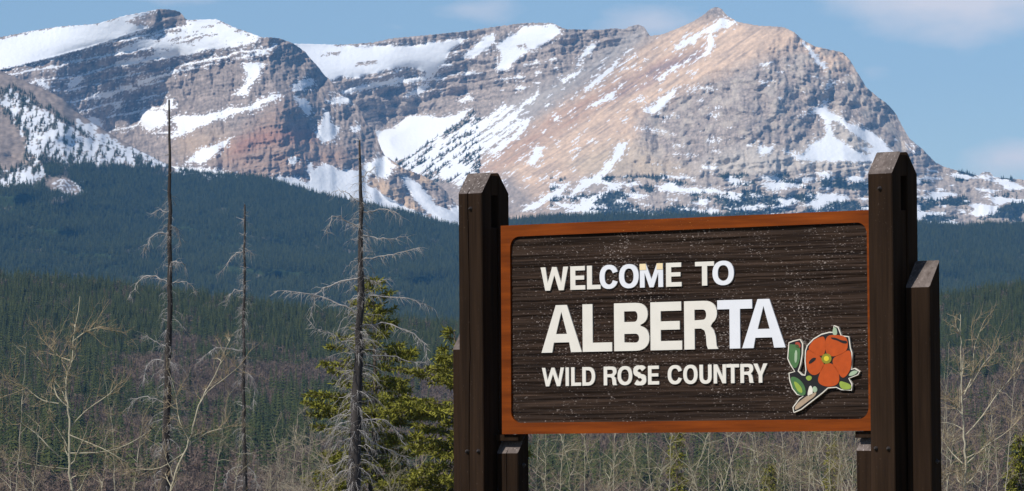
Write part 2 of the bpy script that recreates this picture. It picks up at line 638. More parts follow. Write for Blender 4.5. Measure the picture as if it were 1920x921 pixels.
SNOW_L = [[(0, 76), (44, 64), (111, 51), (182, 46), (236, 30), (300, 17), (270, 28), (232, 40), (250, 46), (286, 51), (236, 67), (175, 88), (101, 108), (0, 131), (-300, 170), (-300, 100)],
          [(350, 41), (380, 35), (405, 34), (430, 50), (492, 69), (470, 82), (430, 88), (380, 98), (330, 106), (260, 118), (215, 128), (215, 118), (225, 112), (290, 105), (290, 88), (215, 100), (240, 80), (300, 62), (345, 48)],
          [(255, 151), (330, 132), (420, 115), (500, 95), (505, 100), (440, 112), (380, 125), (310, 142), (260, 160)],
          [(456, 119), (495, 119), (482, 143), (467, 163), (465, 178), (440, 178), (455, 163), (465, 143)],
          [(160, 187), (180, 175), (210, 172), (247, 156), (247, 164), (205, 182), (165, 188)],
          [(122, 162), (150, 141), (158, 146), (140, 164)], [(68, 150), (90, 157), (92, 166), (74, 160)],
          [(263, 212), (275, 206), (312, 209), (311, 236), (275, 246), (262, 228)],
          [(318, 219), (340, 217), (380, 217), (410, 208), (467, 199), (467, 206), (430, 216), (400, 226), (370, 241), (345, 252), (318, 260), (333, 235)],
          [(466, 205), (480, 189), (527, 174), (527, 181), (490, 196), (470, 211)],
          [(348, 305), (375, 279), (395, 277), (440, 254), (402, 290), (385, 306)],
          [(548, 166), (560, 154), (585, 148), (592, 155), (570, 166), (549, 173)],
          [(550, 180), (583, 191), (583, 214), (572, 216), (560, 196)],
          [(606, 214), (618, 212), (621, 235), (637, 237), (630, 256), (608, 269), (590, 250), (600, 238)],
          [(660, 238), (680, 236), (672, 246), (660, 246)], [(540, 298), (560, 297), (553, 307), (545, 307)],
          [(578, 306), (586, 306), (586, 328), (577, 328)],
          [(160, 222), (180, 220), (192, 236), (184, 241), (168, 232)], [(210, 192), (226, 190), (230, 204), (214, 204)],
          [(312, 186), (327, 184), (320, 208), (311, 206)],
          [(505, 332), (560, 333), (576, 345), (586, 320), (606, 308), (640, 318), (680, 318), (690, 306), (722, 292), (742, 311), (728, 330), (715, 333), (690, 326), (688, 346), (730, 372), (790, 400), (840, 425), (780, 412), (700, 392), (600, 366), (540, 352)],
          [(752, 330), (775, 338), (800, 360), (816, 384), (845, 395), (862, 380), (866, 425), (835, 425), (800, 398), (768, 362)],
          [(325, 313), (400, 317), (455, 331), (400, 332), (330, 325)], [(610, 190), (640, 180), (660, 192), (625, 196)]]
snow = np.zeros(XL.shape, bool)
for p in SNOW_L:
    snow |= in_poly(wx, wy, p)
for p in ([(305, 80), (330, 71), (385, 60), (392, 68), (360, 78), (320, 85)], [(228, 74), (258, 68), (262, 78), (234, 84)], [(304, 58), (342, 49), (340, 60), (308, 65)],
          [(222, 106), (285, 92), (288, 104), (225, 113)], [(272, 66), (288, 62), (290, 72), (274, 74)]):
    snow &= ~in_poly(wx, wy, p)
ledge = 2.2 * sstep(.24, .10, ph) - .6 + .9 * fbm(XL / 26, PYL / 9, 3, 95)
snow |= (upper > .25) & (XL > 20) & (XL < 520) & (ledge > .85) & ~snowfield
snow |= (PYL > 100) & (PYL < 250) & (XL < 330) & (XL > 10) & (ledge > 1.45)
snow &= ~((upper > .2) & (ledge < -1.05) & ~snowfield)
snow &= ~(in_poly(wx, wy, [(236, 44), (300, 18), (346, 26), (346, 40), (300, 51)]))
snow = fray(snow, XL, PYL, 300)
CL = np.zeros(XL.shape + (4,))
base = np.array((.29, .232, .192))
CL[..., :3] = base
stripe = fbm(XL / 40, strat / 4.5, 3, 96)
grain = perlin(XL / 2.6, PYL / 4.2, 98) + .7 * perlin(XL / 4.5, PYL / 2.4, 99)
CL[..., :3] *= (1 + .32 * stripe + .30 * fbm(XL / 6, PYL / 14, 3, 97) + .28 * grain)[..., None]
red = soft_poly(wx, wy, [(400, 290), (470, 235), (540, 185), (560, 200), (585, 270), (640, 275), (690, 300), (560, 335), (480, 330), (400, 320)], 16)
CL[..., :3] = blend(CL[..., :3], red * .75 * np.clip(.8 + .5 * stripe, 0, 1), (.36, .225, .15))
red2 = soft_poly(wx, wy, [(420, 270), (500, 243), (600, 240), (600, 262), (500, 270), (430, 300)], 8)
CL[..., :3] = blend(CL[..., :3], red2 * .6, (.33, .15, .10))
tan = soft_poly(wx, wy, [(690, 328), (715, 336), (770, 372), (815, 408), (770, 396), (720, 368), (690, 346)], 4) + soft_poly(wx, wy, [(722, 292), (760, 316), (800, 332), (830, 355), (800, 345), (745, 318)], 4) \
    + soft_poly(wx, wy, [(320, 250), (420, 240), (440, 290), (330, 300)], 14) * .6
CL[..., :3] = blend(CL[..., :3], tan, (.50, .36, .24))
CL[..., :3] = blend(CL[..., :3], snow * 1.0, (.84, .85, .87))
CL[..., 3] = snow * 1.0
DL = snow_smooth(DL, snow)
mtl, PL = terrain('mountain', XL, PYL, DL, CL, 'rock_and_snow')
tag(mtl, kind='structure')

# ------------------------------------------------------------------ main massif with the summit pyramid
CRESTM = [(200, 110), (400, 95), (555, 82), (640, 84), (700, 80), (735, 72), (800, 66), (870, 59), (930, 50), (985, 43), (1035, 43), (1050, 50), (1060, 55), (1130, 56), (1150, 53), (1170, 55), (1183, 49),
          (1195, 46), (1208, 50), (1218, 68), (1240, 65), (1270, 54), (1300, 40), (1318, 29), (1333, 16), (1345, 13), (1352, 16), (1362, 28), (1382, 41), (1420, 48), (1470, 51), (1490, 61), (1505, 75), (1530, 88),
          (1560, 94), (1582, 99), (1595, 115), (1610, 140), (1625, 165), (1650, 185), (1665, 196), (1680, 213), (1692, 238), (1705, 260), (1730, 280), (1752, 303), (1770, 313), (1800, 321), (1838, 330), (1840, 322), (1858, 323), (1862, 332),
          (1920, 337), (2100, 348), (2400, 380)]
xm = np.arange(420, 2260, 1.9)
NRM = 270
TM = np.linspace(0, 1, NRM)[:, None] * np.ones((1, len(xm)))
XM = np.ones((NRM, 1)) * xm[None, :]
crm = blur(curve_y(CRESTM, xm)[None, :], 0, 1)[0]
jm = 1.2 * perlin(xm / 6, 0 * xm, 16) + .8 * perlin(xm / 2.6, 0 * xm + 3, 18)
PYM = 450 + (crm[None, :] - 450) * TM + jm[None, :] * TM ** 40
wx = XM + 4 * fbm(XM / 16, PYM / 12, 3, 110)
wy = PYM + 3 * fbm(XM / 16 + 5, PYM / 12, 3, 111)
# along (a) and across (s) the scree slopes that run from upper right to lower left
sa = XM * .83 - PYM * .56
sc = XM * .56 + PYM * .83
scree = soft_poly(wx, wy, [(1480, 45), (1300, 30), (1220, 60), (1170, 80), (1060, 140), (880, 220), (720, 290), (740, 440), (1050, 440), (1180, 300), (1180, 230), (1330, 150), (1420, 110), (1500, 60)], 16)
cliffs = soft_poly(wx, wy, [(1200, 200), (1340, 150), (1420, 110), (1500, 90), (1590, 100), (1700, 250), (1740, 300), (1660, 290), (1560, 215), (1540, 260), (1460, 280), (1360, 270), (1260, 310), (1190, 290)], 16)
cliffs = np.maximum(cliffs, soft_poly(wx, wy, [(600, 150), (800, 140), (900, 110), (960, 140), (900, 180), (760, 215), (700, 245), (620, 230)], 12))
strm = PYM + .16 * XM + 5 * fbm(XM / 60, PYM / 60, 3, 112)
scb = blur(scree, 8, 8)
clb = blur(cliffs, 14, 14)
hm_ = 450 - PYM
DM = 9300 + 1.25 * hm_ + 45 * sstep(40, 150, hm_) + (1 - scb * .9) * (1 - .75 * clb * (XM > 1050)) * (terrace(strm, 21.0, .22, 2.6) + terrace(strm + 3 * perlin(XM / 30, PYM / 8, 113), 8.0, .25, 1.8))
DM = DM + rbf(XM, PYM, [(420, 100, 150), (420, 440, 150), (560, 90, 280), (600, 200, 230), (700, 110, 265), (760, 100, 250), (680, 200, 330), (740, 260, 430), (760, 330, 330), (820, 90, 230), (860, 180, 330), (900, 60, 180), (980, 100, 160),
                        (1000, 220, 200), (900, 300, 240), (1000, 350, 130), (1050, 60, 90), (1190, 55, 70), (1180, 160, 120), (1130, 260, 110), (1150, 360, 60), (1345, 20, 0), (1330, 90, 10), (1300, 180, 20), (1280, 270, 0),
                        (1480, 60, -60), (1450, 140, -90), (1420, 220, -110), (1430, 300, -90), (1420, 400, 0), (1560, 100, -35), (1570, 160, -50), (1545, 210, -40), (1520, 170, -75), (1600, 180, -40), (1620, 250, -45), (1570, 270, -60), (1690, 240, 70), (1700, 300, 20),
                        (1760, 320, 120), (1750, 400, 60), (1900, 340, 160), (1900, 410, 60), (2250, 400, 160), (1600, 380, 0)], 25)
rough_ = np.clip(1 - .86 * scb, .12, 1)
DM = DM + rough_ * (14 * ridged(XM / 65, PYM / 90, 3, 120) + 4.5 * ridged(XM / 19, PYM / 34, 4, 124) + 2.0 * perlin(XM / 4.5, PYM / 14, 128) + 1.3 * perlin(XM / 5, PYM / 4, 129)) \
    + clb * (16 * ridged((XM + .6 * PYM) / 120, (PYM - .3 * XM) / 75, 3, 136) + 4.5 * ridged((XM + .5 * PYM) / 42, (PYM - .2 * XM) / 30, 5, 131) + 1.2 * perlin(XM / 5, PYM / 16, 132) + 1.0 * perlin(XM / 3.5, PYM / 4, 133)) \
    + scb * (2.2 * perlin(sa / 60, sc / 7, 134) + 1.0 * perlin(sa / 20, sc / 3.4, 135))
SNOW_M = [[(540, 70), (640, 86), (775, 86), (822, 78), (882, 70), (852, 88), (829, 118), (812, 145), (798, 148), (798, 133), (761, 126), (707, 135), (667, 148), (640, 142), (622, 152), (560, 152), (520, 80)],
          [(640, 171), (700, 155), (740, 148), (802, 144), (802, 151), (740, 156), (680, 169), (640, 177)],
          [(758, 178), (800, 156), (806, 163), (785, 179)], [(862, 108), (885, 92), (905, 68), (927, 61), (926, 80), (915, 95), (880, 110)],
          [(935, 80), (955, 66), (970, 60), (985, 50), (1040, 45), (1051, 60), (1025, 80), (990, 95), (962, 116), (946, 134), (934, 131), (940, 105), (930, 90)],
          [(704, 247), (735, 240), (770, 216), (810, 218), (842, 220), (887, 203), (862, 226), (822, 256), (792, 276), (762, 297), (733, 302), (712, 282)],
          [(1080, 122), (1100, 90), (1120, 79), (1116, 90), (1095, 106), (1086, 123)], [(1053, 152), (1092, 127), (1094, 131), (1056, 157)],
          [(1095, 167), (1158, 113), (1162, 119), (1102, 171)], [(905, 227), (948, 194), (951, 200), (912, 231)], [(930, 242), (1010, 170), (1013, 174), (934, 247)],
          [(1108, 197), (1155, 168), (1158, 176), (1118, 201)], [(928, 282), (943, 262), (970, 250), (983, 224), (997, 219), (980, 250), (960, 266), (936, 287)],
          [(990, 307), (1003, 274), (1021, 274), (1013, 296), (1000, 309)], [(1206, 206), (1225, 198), (1262, 166), (1266, 174), (1236, 208), (1222, 214)],
          [(1158, 270), (1176, 266), (1170, 291), (1150, 312), (1130, 336), (1100, 352), (1063, 374), (1080, 350), (1110, 335), (1145, 300)],
          [(1265, 86), (1300, 68), (1340, 44), (1352, 34), (1382, 42), (1360, 53), (1335, 61), (1315, 66), (1300, 81), (1270, 91)],
          [(1333, 59), (1342, 86), (1322, 106), (1300, 113), (1330, 92), (1324, 75)], [(1230, 148), (1260, 128), (1292, 110), (1294, 114), (1262, 134), (1234, 152)],
          [(1543, 190), (1551, 184), (1552, 206), (1592, 230), (1642, 255), (1672, 287), (1655, 287), (1618, 262), (1572, 228), (1556, 226), (1562, 254), (1582, 270), (1616, 288), (1700, 296), (1690, 303), (1580, 303), (1525, 301), (1500, 296), (1516, 275), (1535, 265), (1550, 250), (1546, 224), (1520, 203), (1541, 202)],
          [(1595, 232), (1640, 250), (1672, 284), (1664, 285), (1634, 262)], [(1612, 275), (1670, 281), (1690, 296), (1640, 292)],
          [(1468, 284), (1500, 291), (1530, 303), (1500, 300)], [(1395, 276), (1413, 264), (1403, 276)], [(1420, 274), (1456, 278), (1440, 288), (1422, 288)],
          [(1423, 119), (1447, 116), (1435, 126)], [(1502, 72), (1520, 90), (1550, 126), (1544, 131), (1524, 106), (1504, 82)], [(1316, 310), (1346, 312), (1342, 318), (1314, 316)],
          [(1548, 158), (1566, 152), (1558, 165), (1549, 168)], [(1060, 400), (1110, 370), (1150, 350), (1140, 362), (1085, 398)], [(975, 395), (1000, 380), (1072, 340), (1050, 365), (1005, 393)],
          [(860, 190), (880, 180), (886, 184), (866, 194)]]
snow = np.zeros(XM.shape, bool)
for p in SNOW_M:
    snow |= in_poly(wx, wy, p)
for p in ([(600, 102), (640, 96), (640, 102), (604, 106)], [(664, 118), (710, 112), (706, 120), (668, 124)], [(968, 86), (984, 82), (990, 90), (972, 95)]):
    snow &= ~in_poly(wx, wy, p)
stk = fbm(sa / 55, sc / 5.5, 3, 140)
dash = perlin(sa / 26, sc / 4.5, 141)
sz = soft_poly(wx, wy, [(735, 305), (820, 262), (890, 215), (960, 205), (1000, 210), (930, 280), (900, 330), (960, 345), (940, 370), (840, 335), (780, 328)], 14)
snow |= (sz > .3) & (stk + .8 * sz > .62)
sz2 = soft_poly(wx, wy, [(880, 260), (1000, 180), (1180, 90), (1300, 60), (1330, 120), (1200, 200), (1060, 330), (960, 400), (880, 380)], 14)
snow |= (sz2 > .3) & (dash > .52) & (stk > -.2)
snow |= (XM > 700) & (XM < 1060) & (PYM < 175) & (PYM > 90) & (np.sin(strm * 2 * np.pi / 21) + 1.1 * fbm(XM / 30, PYM / 9, 3, 142) > 1.25)
low = sstep(315, 345, PYM - .02 * (1400 - XM)) * (XM > 1030)
hp = fbm((XM + PYM * .9) / 62, (PYM - XM * .10) / 13, 4, 150)
hp2 = fbm(XM / 85, PYM / 26, 4, 151)
speck = perlin(XM / 4, PYM / 3.2, 152)
snow |= (low > .3) & (hp > .27)
snow |= (XM > 1720) & (PYM > 330) & (hp > .30)
snow |= (hp > .60) & (PYM > 120) & (XM > 1150) & (speck > .15) & (cliffs > .2)
snow = np.where(scree > .4, fray(snow, XM, PYM, 310, sa, sc), fray(snow, XM, PYM, 314))
CM = np.zeros(XM.shape + (4,))
grain = perlin(XM / 2.8, PYM / 3.4, 165) + .7 * perlin(XM / 4.5, PYM / 2.4, 166)
CM[..., :3] = (.34, .275, .225)
CM[..., :3] *= (1 + .25 * fbm(XM / 40, strm / 5, 3, 160) * (1 - scree) + .24 * fbm(XM / 7, PYM / 9, 3, 161) + .25 * grain * (1 - .6 * scree))[..., None]
tan = soft_poly(wx, wy, [(1480, 48), (1420, 45), (1380, 40), (1300, 36), (1220, 72), (1100, 165), (960, 260), (880, 320), (960, 330), (1040, 400), (900, 420), (1000, 420), (1100, 340), (1190, 270), (1200, 215), (1330, 150), (1420, 112), (1500, 90), (1540, 130), (1580, 140), (1600, 120), (1560, 90)], 12)
tanc = np.array((.69, .485, .325))
CM[..., :3] = blend(CM[..., :3], tan * np.clip(.85 + .3 * stk, 0, 1), tanc)
low_tan = soft_poly(wx, wy, [(1050, 300), (1180, 260), (1250, 300), (1330, 330), (1200, 345), (1100, 335)], 14)
CM[..., :3] = blend(CM[..., :3], low_tan * .8, (.54, .42, .29))
redb = soft_poly(wx, wy, [(960, 262), (1060, 200), (1180, 140), (1290, 92), (1330, 70), (1320, 100), (1230, 150), (1130, 200), (1040, 260), (960, 310), (880, 340), (890, 320)], 7)
CM[..., :3] = blend(CM[..., :3], redb * (.45 + .5 * np.clip(stk + .3, 0, 1)), (.43, .265, .175))
purp = soft_poly(wx, wy, [(1190, 140), (1260, 110), (1330, 92), (1320, 105), (1220, 160), (1150, 190)], 6)
CM[..., :3] = blend(CM[..., :3], purp * .6 * (stk > -.1), (.22, .16, .165))
grey = soft_poly(wx, wy, [(860, 275), (960, 190), (1100, 120), (1190, 50), (1220, 66), (1160, 110), (1040, 190), (940, 260), (880, 300)], 12)
CM[..., :3] = blend(CM[..., :3], grey * .8, (.42, .375, .33))
pale = soft_poly(wx, wy, [(1280, 320), (1400, 270), (1470, 285), (1540, 260), (1580, 225), (1690, 290), (1700, 330), (1560, 320), (1400, 335)], 12)
CM[..., :3] = blend(CM[..., :3], pale * .85, (.54, .47, .39))
mott = sstep(-.1, .5, fbm(XM / 24, PYM / 20, 4, 163))
CM[..., :3] = blend(CM[..., :3], cliffs * (XM > 1100) * .75 * mott, (.50, .42, .335))
CM[..., :3] = blend(CM[..., :3], low * .75, (.42, .35, .29))
CM[..., :3] = blend(CM[..., :3], (XM > 1720) * .6 * sstep(-.2, .3, hp2), (.42, .345, .28))
streak = sstep(.18, .5, perlin(sa / 70, sc / 4.5, 164)) * scree * .4
CM[..., :3] = blend(CM[..., :3], streak, (.25, .20, .17))
CM[..., :3] *= (1 + .12 * grain * (1 - .6 * scree) + .09 * stk * scree)[..., None]
fpat = (low > .35) & (hp2 + .22 * speck + .45 * sstep(350, 410, PYM) * (XM < 1700) > .22) & ~snow & (XM > 940)
fpat |= (sz > .25) & (stk < -.12) & (XM < 900) & ~snow & (speck > -.2)
CM[..., :3] = blend(CM[..., :3], fpat * .9, (.045, .06, .045))
CM[..., :3] = blend(CM[..., :3], snow * 1.0, (.84, .85, .87))
CM[..., 3] = snow * 1.0
DM = snow_smooth(DM, snow)
mtm, PM = terrain('mountain', XM, PYM, DM, CM, 'rock_and_snow')
tag(mtm, kind='structure')


# ------------------------------------------------------------------ forests
def conifer_mesh(name, seed, whorls=11, pts=7, h=1.0):
    """unit-height conifer: ragged drooping whorls round a stem"""
    r = np.random.RandomState(seed)
    tb = Tubes()
    tb.tube([(0, 0, 0), (0, 0, .5), (0, 0, 1)], [.012, .009, .003], 4)
    for k in range(whorls):
        t = k / (whorls - 1)
        z = .10 + .86 * t
        R = (.155 * (1 - t) ** .85 + .012) * r.uniform(.75, 1.2)
        dz = .10 * (1 - .5 * t)
        a0 = r.uniform(0, 6.28)
        V = [(0, 0, z + dz * .55)]
        T = []
        for j in range(2 * pts):
            a = a0 + j * math.pi / pts
            rr = R * (r.uniform(.8, 1.25) if j % 2 == 0 else r.uniform(.35, .6))
            V.append((rr * math.cos(a), rr * math.sin(a), z - dz * (.45 if j % 2 == 0 else .15) + r.uniform(-.012, .012)))
            T.append((0, 1 + j, 1 + (j + 1) % (2 * pts)))
        tb.faces(V, None, T)
    return tb.mesh(name, 'conifer_far', False)


def brush_mesh(name, seed):
    """unit-height clump of bare stems and twigs"""
    r = np.random.RandomState(seed)
    tb = Tubes()
    for s in range(7):
        a = r.uniform(0, 6.28)
        b = np.array([.10 * math.cos(a), .10 * math.sin(a), 0])
        top = np.array([.26 * math.cos(a) * r.uniform(.3, 1.2), .26 * math.sin(a) * r.uniform(.3, 1.2), r.uniform(.7, 1)])
        tb.tube([b, b * .5 + top * .5, top], [.010, .008, .003], 3)
        for k in range(9):
            t = r.uniform(.25, .97)
            p = b + (top - b) * t
            d = np.array([r.normal(), r.normal(), r.uniform(.3, 1.4)])
            d *= r.uniform(.08, .2) / np.linalg.norm(d)
            w = np.cross(d, (r.normal(), r.normal(), r.normal()))
            w *= .016 / (np.linalg.norm(w) + 1e-9)
            tb.faces([p - w, p + w, p + d + w * .4, p + d * 1.05 - w * .4], [(0, 1, 2, 3)])
            for q in range(2):
                e = d * .6 + np.array([r.normal(), r.normal(), r.normal()]) * .07
                p2 = p + d * r.uniform(.4, .9)
                tb.faces([p2 - w * .5, p2 + w * .5, p2 + e], None, [(0, 1, 2)])
    return tb.mesh(name, 'brush_far', False)


CON = [conifer_mesh('conifer', 11), conifer_mesh('conifer', 12, 13, 6), conifer_mesh('conifer', 13, 9, 8)]
BRU = [brush_mesh('brush', 21), brush_mesh('brush', 22)]


def scatter_stuff(name, pts, scl, wid, sources, seed, label=None, cat=None):
    """one object: points carrying instances of the source meshes"""
    r = np.random.RandomState(seed)
    me = bpy.data.meshes.new(name)
    me.vertices.add(len(pts))
    me.vertices.foreach_set('co', np.asarray(pts, np.float32).ravel())
    for nm, ty, val in (('s', 'FLOAT_VECTOR', np.stack([scl * wid, scl * wid, scl], -1)), ('r', 'FLOAT_VECTOR', np.stack([r.normal(0, .03, len(pts)), r.normal(0, .03, len(pts)), r.uniform(0, 6.28, len(pts))], -1)),
                        ('v', 'INT', r.randint(0, len(sources), len(pts)))):
        a = me.attributes.new(nm, ty, 'POINT')
        if ty == 'INT':
            a.data.foreach_set('value', val.astype(np.int32))
        else:
            a.data.foreach_set('vector', val.astype(np.float32).ravel())
    o = link(bpy.data.objects.new(name, me))
    ng = bpy.data.node_groups.new(name, 'GeometryNodeTree')
    ng.interface.new_socket('Geometry', in_out='INPUT', socket_type='NodeSocketGeometry')
    ng.interface.new_socket('Geometry', in_out='OUTPUT', socket_type='NodeSocketGeometry')
    N, L = ng.nodes, ng.links
    gi, go, jn = N.new('NodeGroupInput'), N.new('NodeGroupOutput'), N.new('GeometryNodeJoinGeometry')

    def named(nm, ty):
        q = N.new('GeometryNodeInputNamedAttribute')
        q.data_type = ty
        q.inputs['Name'].default_value = nm
        return q.outputs['Attribute']
    for k, so in enumerate(sources):
        oi = N.new('GeometryNodeObjectInfo')
        oi.inputs['Object'].default_value = so
        oi.transform_space = 'ORIGINAL'
        oi.inputs['As Instance'].default_value = True
        ip = N.new('GeometryNodeInstanceOnPoints')
        cp = N.new('FunctionNodeCompare')
        cp.data_type = 'INT'
        cp.operation = 'EQUAL'
        L.new(named('v', 'INT'), cp.inputs[2])
        cp.inputs[3].default_value = k
        L.new(gi.outputs[0], ip.inputs['Points'])
        L.new(cp.outputs[0], ip.inputs['Selection'])
        L.new(oi.outputs['Geometry'], ip.inputs['Instance'])
        er = N.new('FunctionNodeEulerToRotation')
        L.new(named('r', 'FLOAT_VECTOR'), er.inputs[0])
        L.new(er.outputs[0], ip.inputs['Rotation'])
        L.new(named('s', 'FLOAT_VECTOR'), ip.inputs['Scale'])
        L.new(ip.outputs[0], jn.inputs[0])
    L.new(jn.outputs[0], go.inputs[0])
    md = o.modifiers.new('scatter', 'NODES')
    md.node_group = ng
    tag(o, label, cat, kind='stuff')
    return o


rs = np.random.RandomState(5)
# conifers and bare brush on the near hillside
N4 = 62000
Y = np.sqrt(rs.uniform(Y4A ** 2, (Y4B + 50) ** 2, N4))
Y[-20000:] = rs.uniform(1900, Y4B + 50, 20000)
px = rs.uniform(-420, 2340, N4)
x = (px - 960) / F_PX * Y
gx_, gy_ = to_pix(np.stack([x, Y, ground_z(x, Y) + 4], -1))
con_d = .55 * fbm(x / 45, Y / 150, 4, 21) + 1.3 * sstep(1850, 2200, Y) + .25 * perlin(x / 14, Y / 40, 31) + .45 * perlin(x / 30, Y / 45, 33) - .10
for (cx, cy, rx, ry, am) in ((165, 690, 80, 75, .8), (30, 690, 60, 80, .6), (560, 770, 70, 60, .7), (480, 800, 60, 60, .5), (1830, 685, 120, 24, .7), (1040, 860, 60, 50, .4), (1180, 880, 60, 40, .4), (560, 660, 130, 50, -.5), (640, 625, 160, 25, -.3), (90, 610, 60, 30, -.5),
                             (330, 640, 60, 40, -.4), (1850, 780, 90, 70, -.5), (1440, 840, 120, 40, -.5), (240, 870, 120, 50, .12), (80, 810, 90, 60, .45), (420, 840, 70, 50, .5), (300, 770, 80, 40, .3), (1340, 870, 60, 40, .4), (250, 600, 60, 30, -.2), (1820, 610, 90, 30, -.2)):
    con_d = con_d + am * np.exp(-((gx_ - cx) / rx) ** 2 - ((gy_ - cy) / ry) ** 2)
band = sstep(.0, .25, con_d)
is_con = rs.uniform(0, 1, N4) < np.clip(.06 + .9 * band, 0, np.interp(Y, [1600, 2100], [.86, .98]))
keep = rs.uniform(0, 1, N4) < np.where(is_con, .85, 1.0) * np.where((np.arange(N4) >= 42000) & ~is_con, .1, 1)
Y, px, x, is_con = Y[keep], px[keep], x[keep], is_con[keep]
z = ground_z(x, Y)
hc = np.where(is_con, (4 + 11 * rs.beta(2, 2.2, len(Y))) * np.interp(Y, [950, 1600, 2400], [1, .85, .62]), rs.uniform(3, 7, len(Y)))
Pc = np.stack([x, Y, z - .3], -1)
ppx, ppy = to_pix(Pc + np.array([0, 0, 1]) * (hc * .6)[:, None])
vis = (ppx > 5) & (ppx < 1915) & (ppy < 925) & ~((ppx > 850) & (ppx < 1765) & (ppy < 812)) & is_con
app = np.where(vis, hc / Y, 0)
order = np.argsort(-app)[:290]
chosen = np.zeros(len(Y), bool)
chosen[order] = True
first = []
for k, i in enumerate(order):
    o = bpy.data.objects.new('conifer', CON[k % 3])
    o.location = [float(v) for v in Pc[i]]
    o.rotation_euler = (float(rs.normal(0, .02)), float(rs.normal(0, .02)), float(rs.uniform(0, 6.28)))
    w = float(hc[i] * rs.uniform(.9, 1.35))
    o.scale = (w, w, float(hc[i]))
    q = float(ppx[i])
    where = ('behind the crooked pale aspen' if q < 230 else 'behind the tall straight dead conifer' if q < 400 else 'behind the slender dead conifer' if q < 560 else
             'behind the thick dead conifer' if q < 850 else 'seen under the sign panel' if q < 1640 else 'beyond the right sign post')
    tag(o, 'small dark green conifer on the brushy hillside ' + where, 'conifer', 'hillside conifers ' + where)
    link(o)
    if k < 3:
        first.append(o)
m = is_con & ~chosen
scatter_stuff('hillside_conifers', Pc[m], hc[m], rs.uniform(.9, 1.4, m.sum()), first, 1, 'dense dark conifers covering the low hill in front of the mountains', 'forest')
brush_src = [bpy.data.objects.new('bare_brush', b) for b in BRU]
m = ~is_con
scatter_stuff('hillside_brush', Pc[m], hc[m], rs.uniform(.9, 1.5, m.sum()), brush_src, 2, 'bare brown leafless brush covering the low hill between conifers', 'brush')


def cells(P, mask):
    a = P[1:, :-1] - P[:-1, :-1]
    b = P[:-1, 1:] - P[:-1, :-1]
    ar = np.abs(a[..., 0] * b[..., 1] - a[..., 1] * b[..., 0]) + .3 * np.linalg.norm(np.cross(a, b), axis=-1)
    return ar * mask[:-1, :-1]


def sample(P, mask, n, r):
    w = cells(P, mask).ravel()
    c = np.cumsum(w)
    i = np.searchsorted(c, r.uniform(0, c[-1], n))
    nr, nc = P.shape[0] - 1, P.shape[1] - 1
    ii, jj = np.unravel_index(np.clip(i, 0, nr * nc - 1), (nr, nc))
    u, v = r.uniform(0, 1, (n, 1)), r.uniform(0, 1, (n, 1))
    return P[ii, jj] * (1 - u) * (1 - v) + P[ii + 1, jj] * u * (1 - v) + P[ii, jj + 1] * (1 - u) * v + P[ii + 1, jj + 1] * u * v


p3 = sample(P3, forest3, 170000, rs)
scatter_stuff('slope_forest', p3 - np.array([0, 0, .3]), rs.uniform(4.5, 9.5, len(p3)), rs.uniform(1.2, 2.0, len(p3)), first, 3, 'blue-green conifer forest blanketing the wide slope under the mountains', 'forest')
pm = sample(PM, fpat * 1.0, 6000, rs)
scatter_stuff('treeline_forest', pm, rs.uniform(5, 10, len(pm)), rs.uniform(1.2, 1.8, len(pm)), first, 4, 'scattered dark treeline conifers between snow patches at the mountain foot', 'forest')

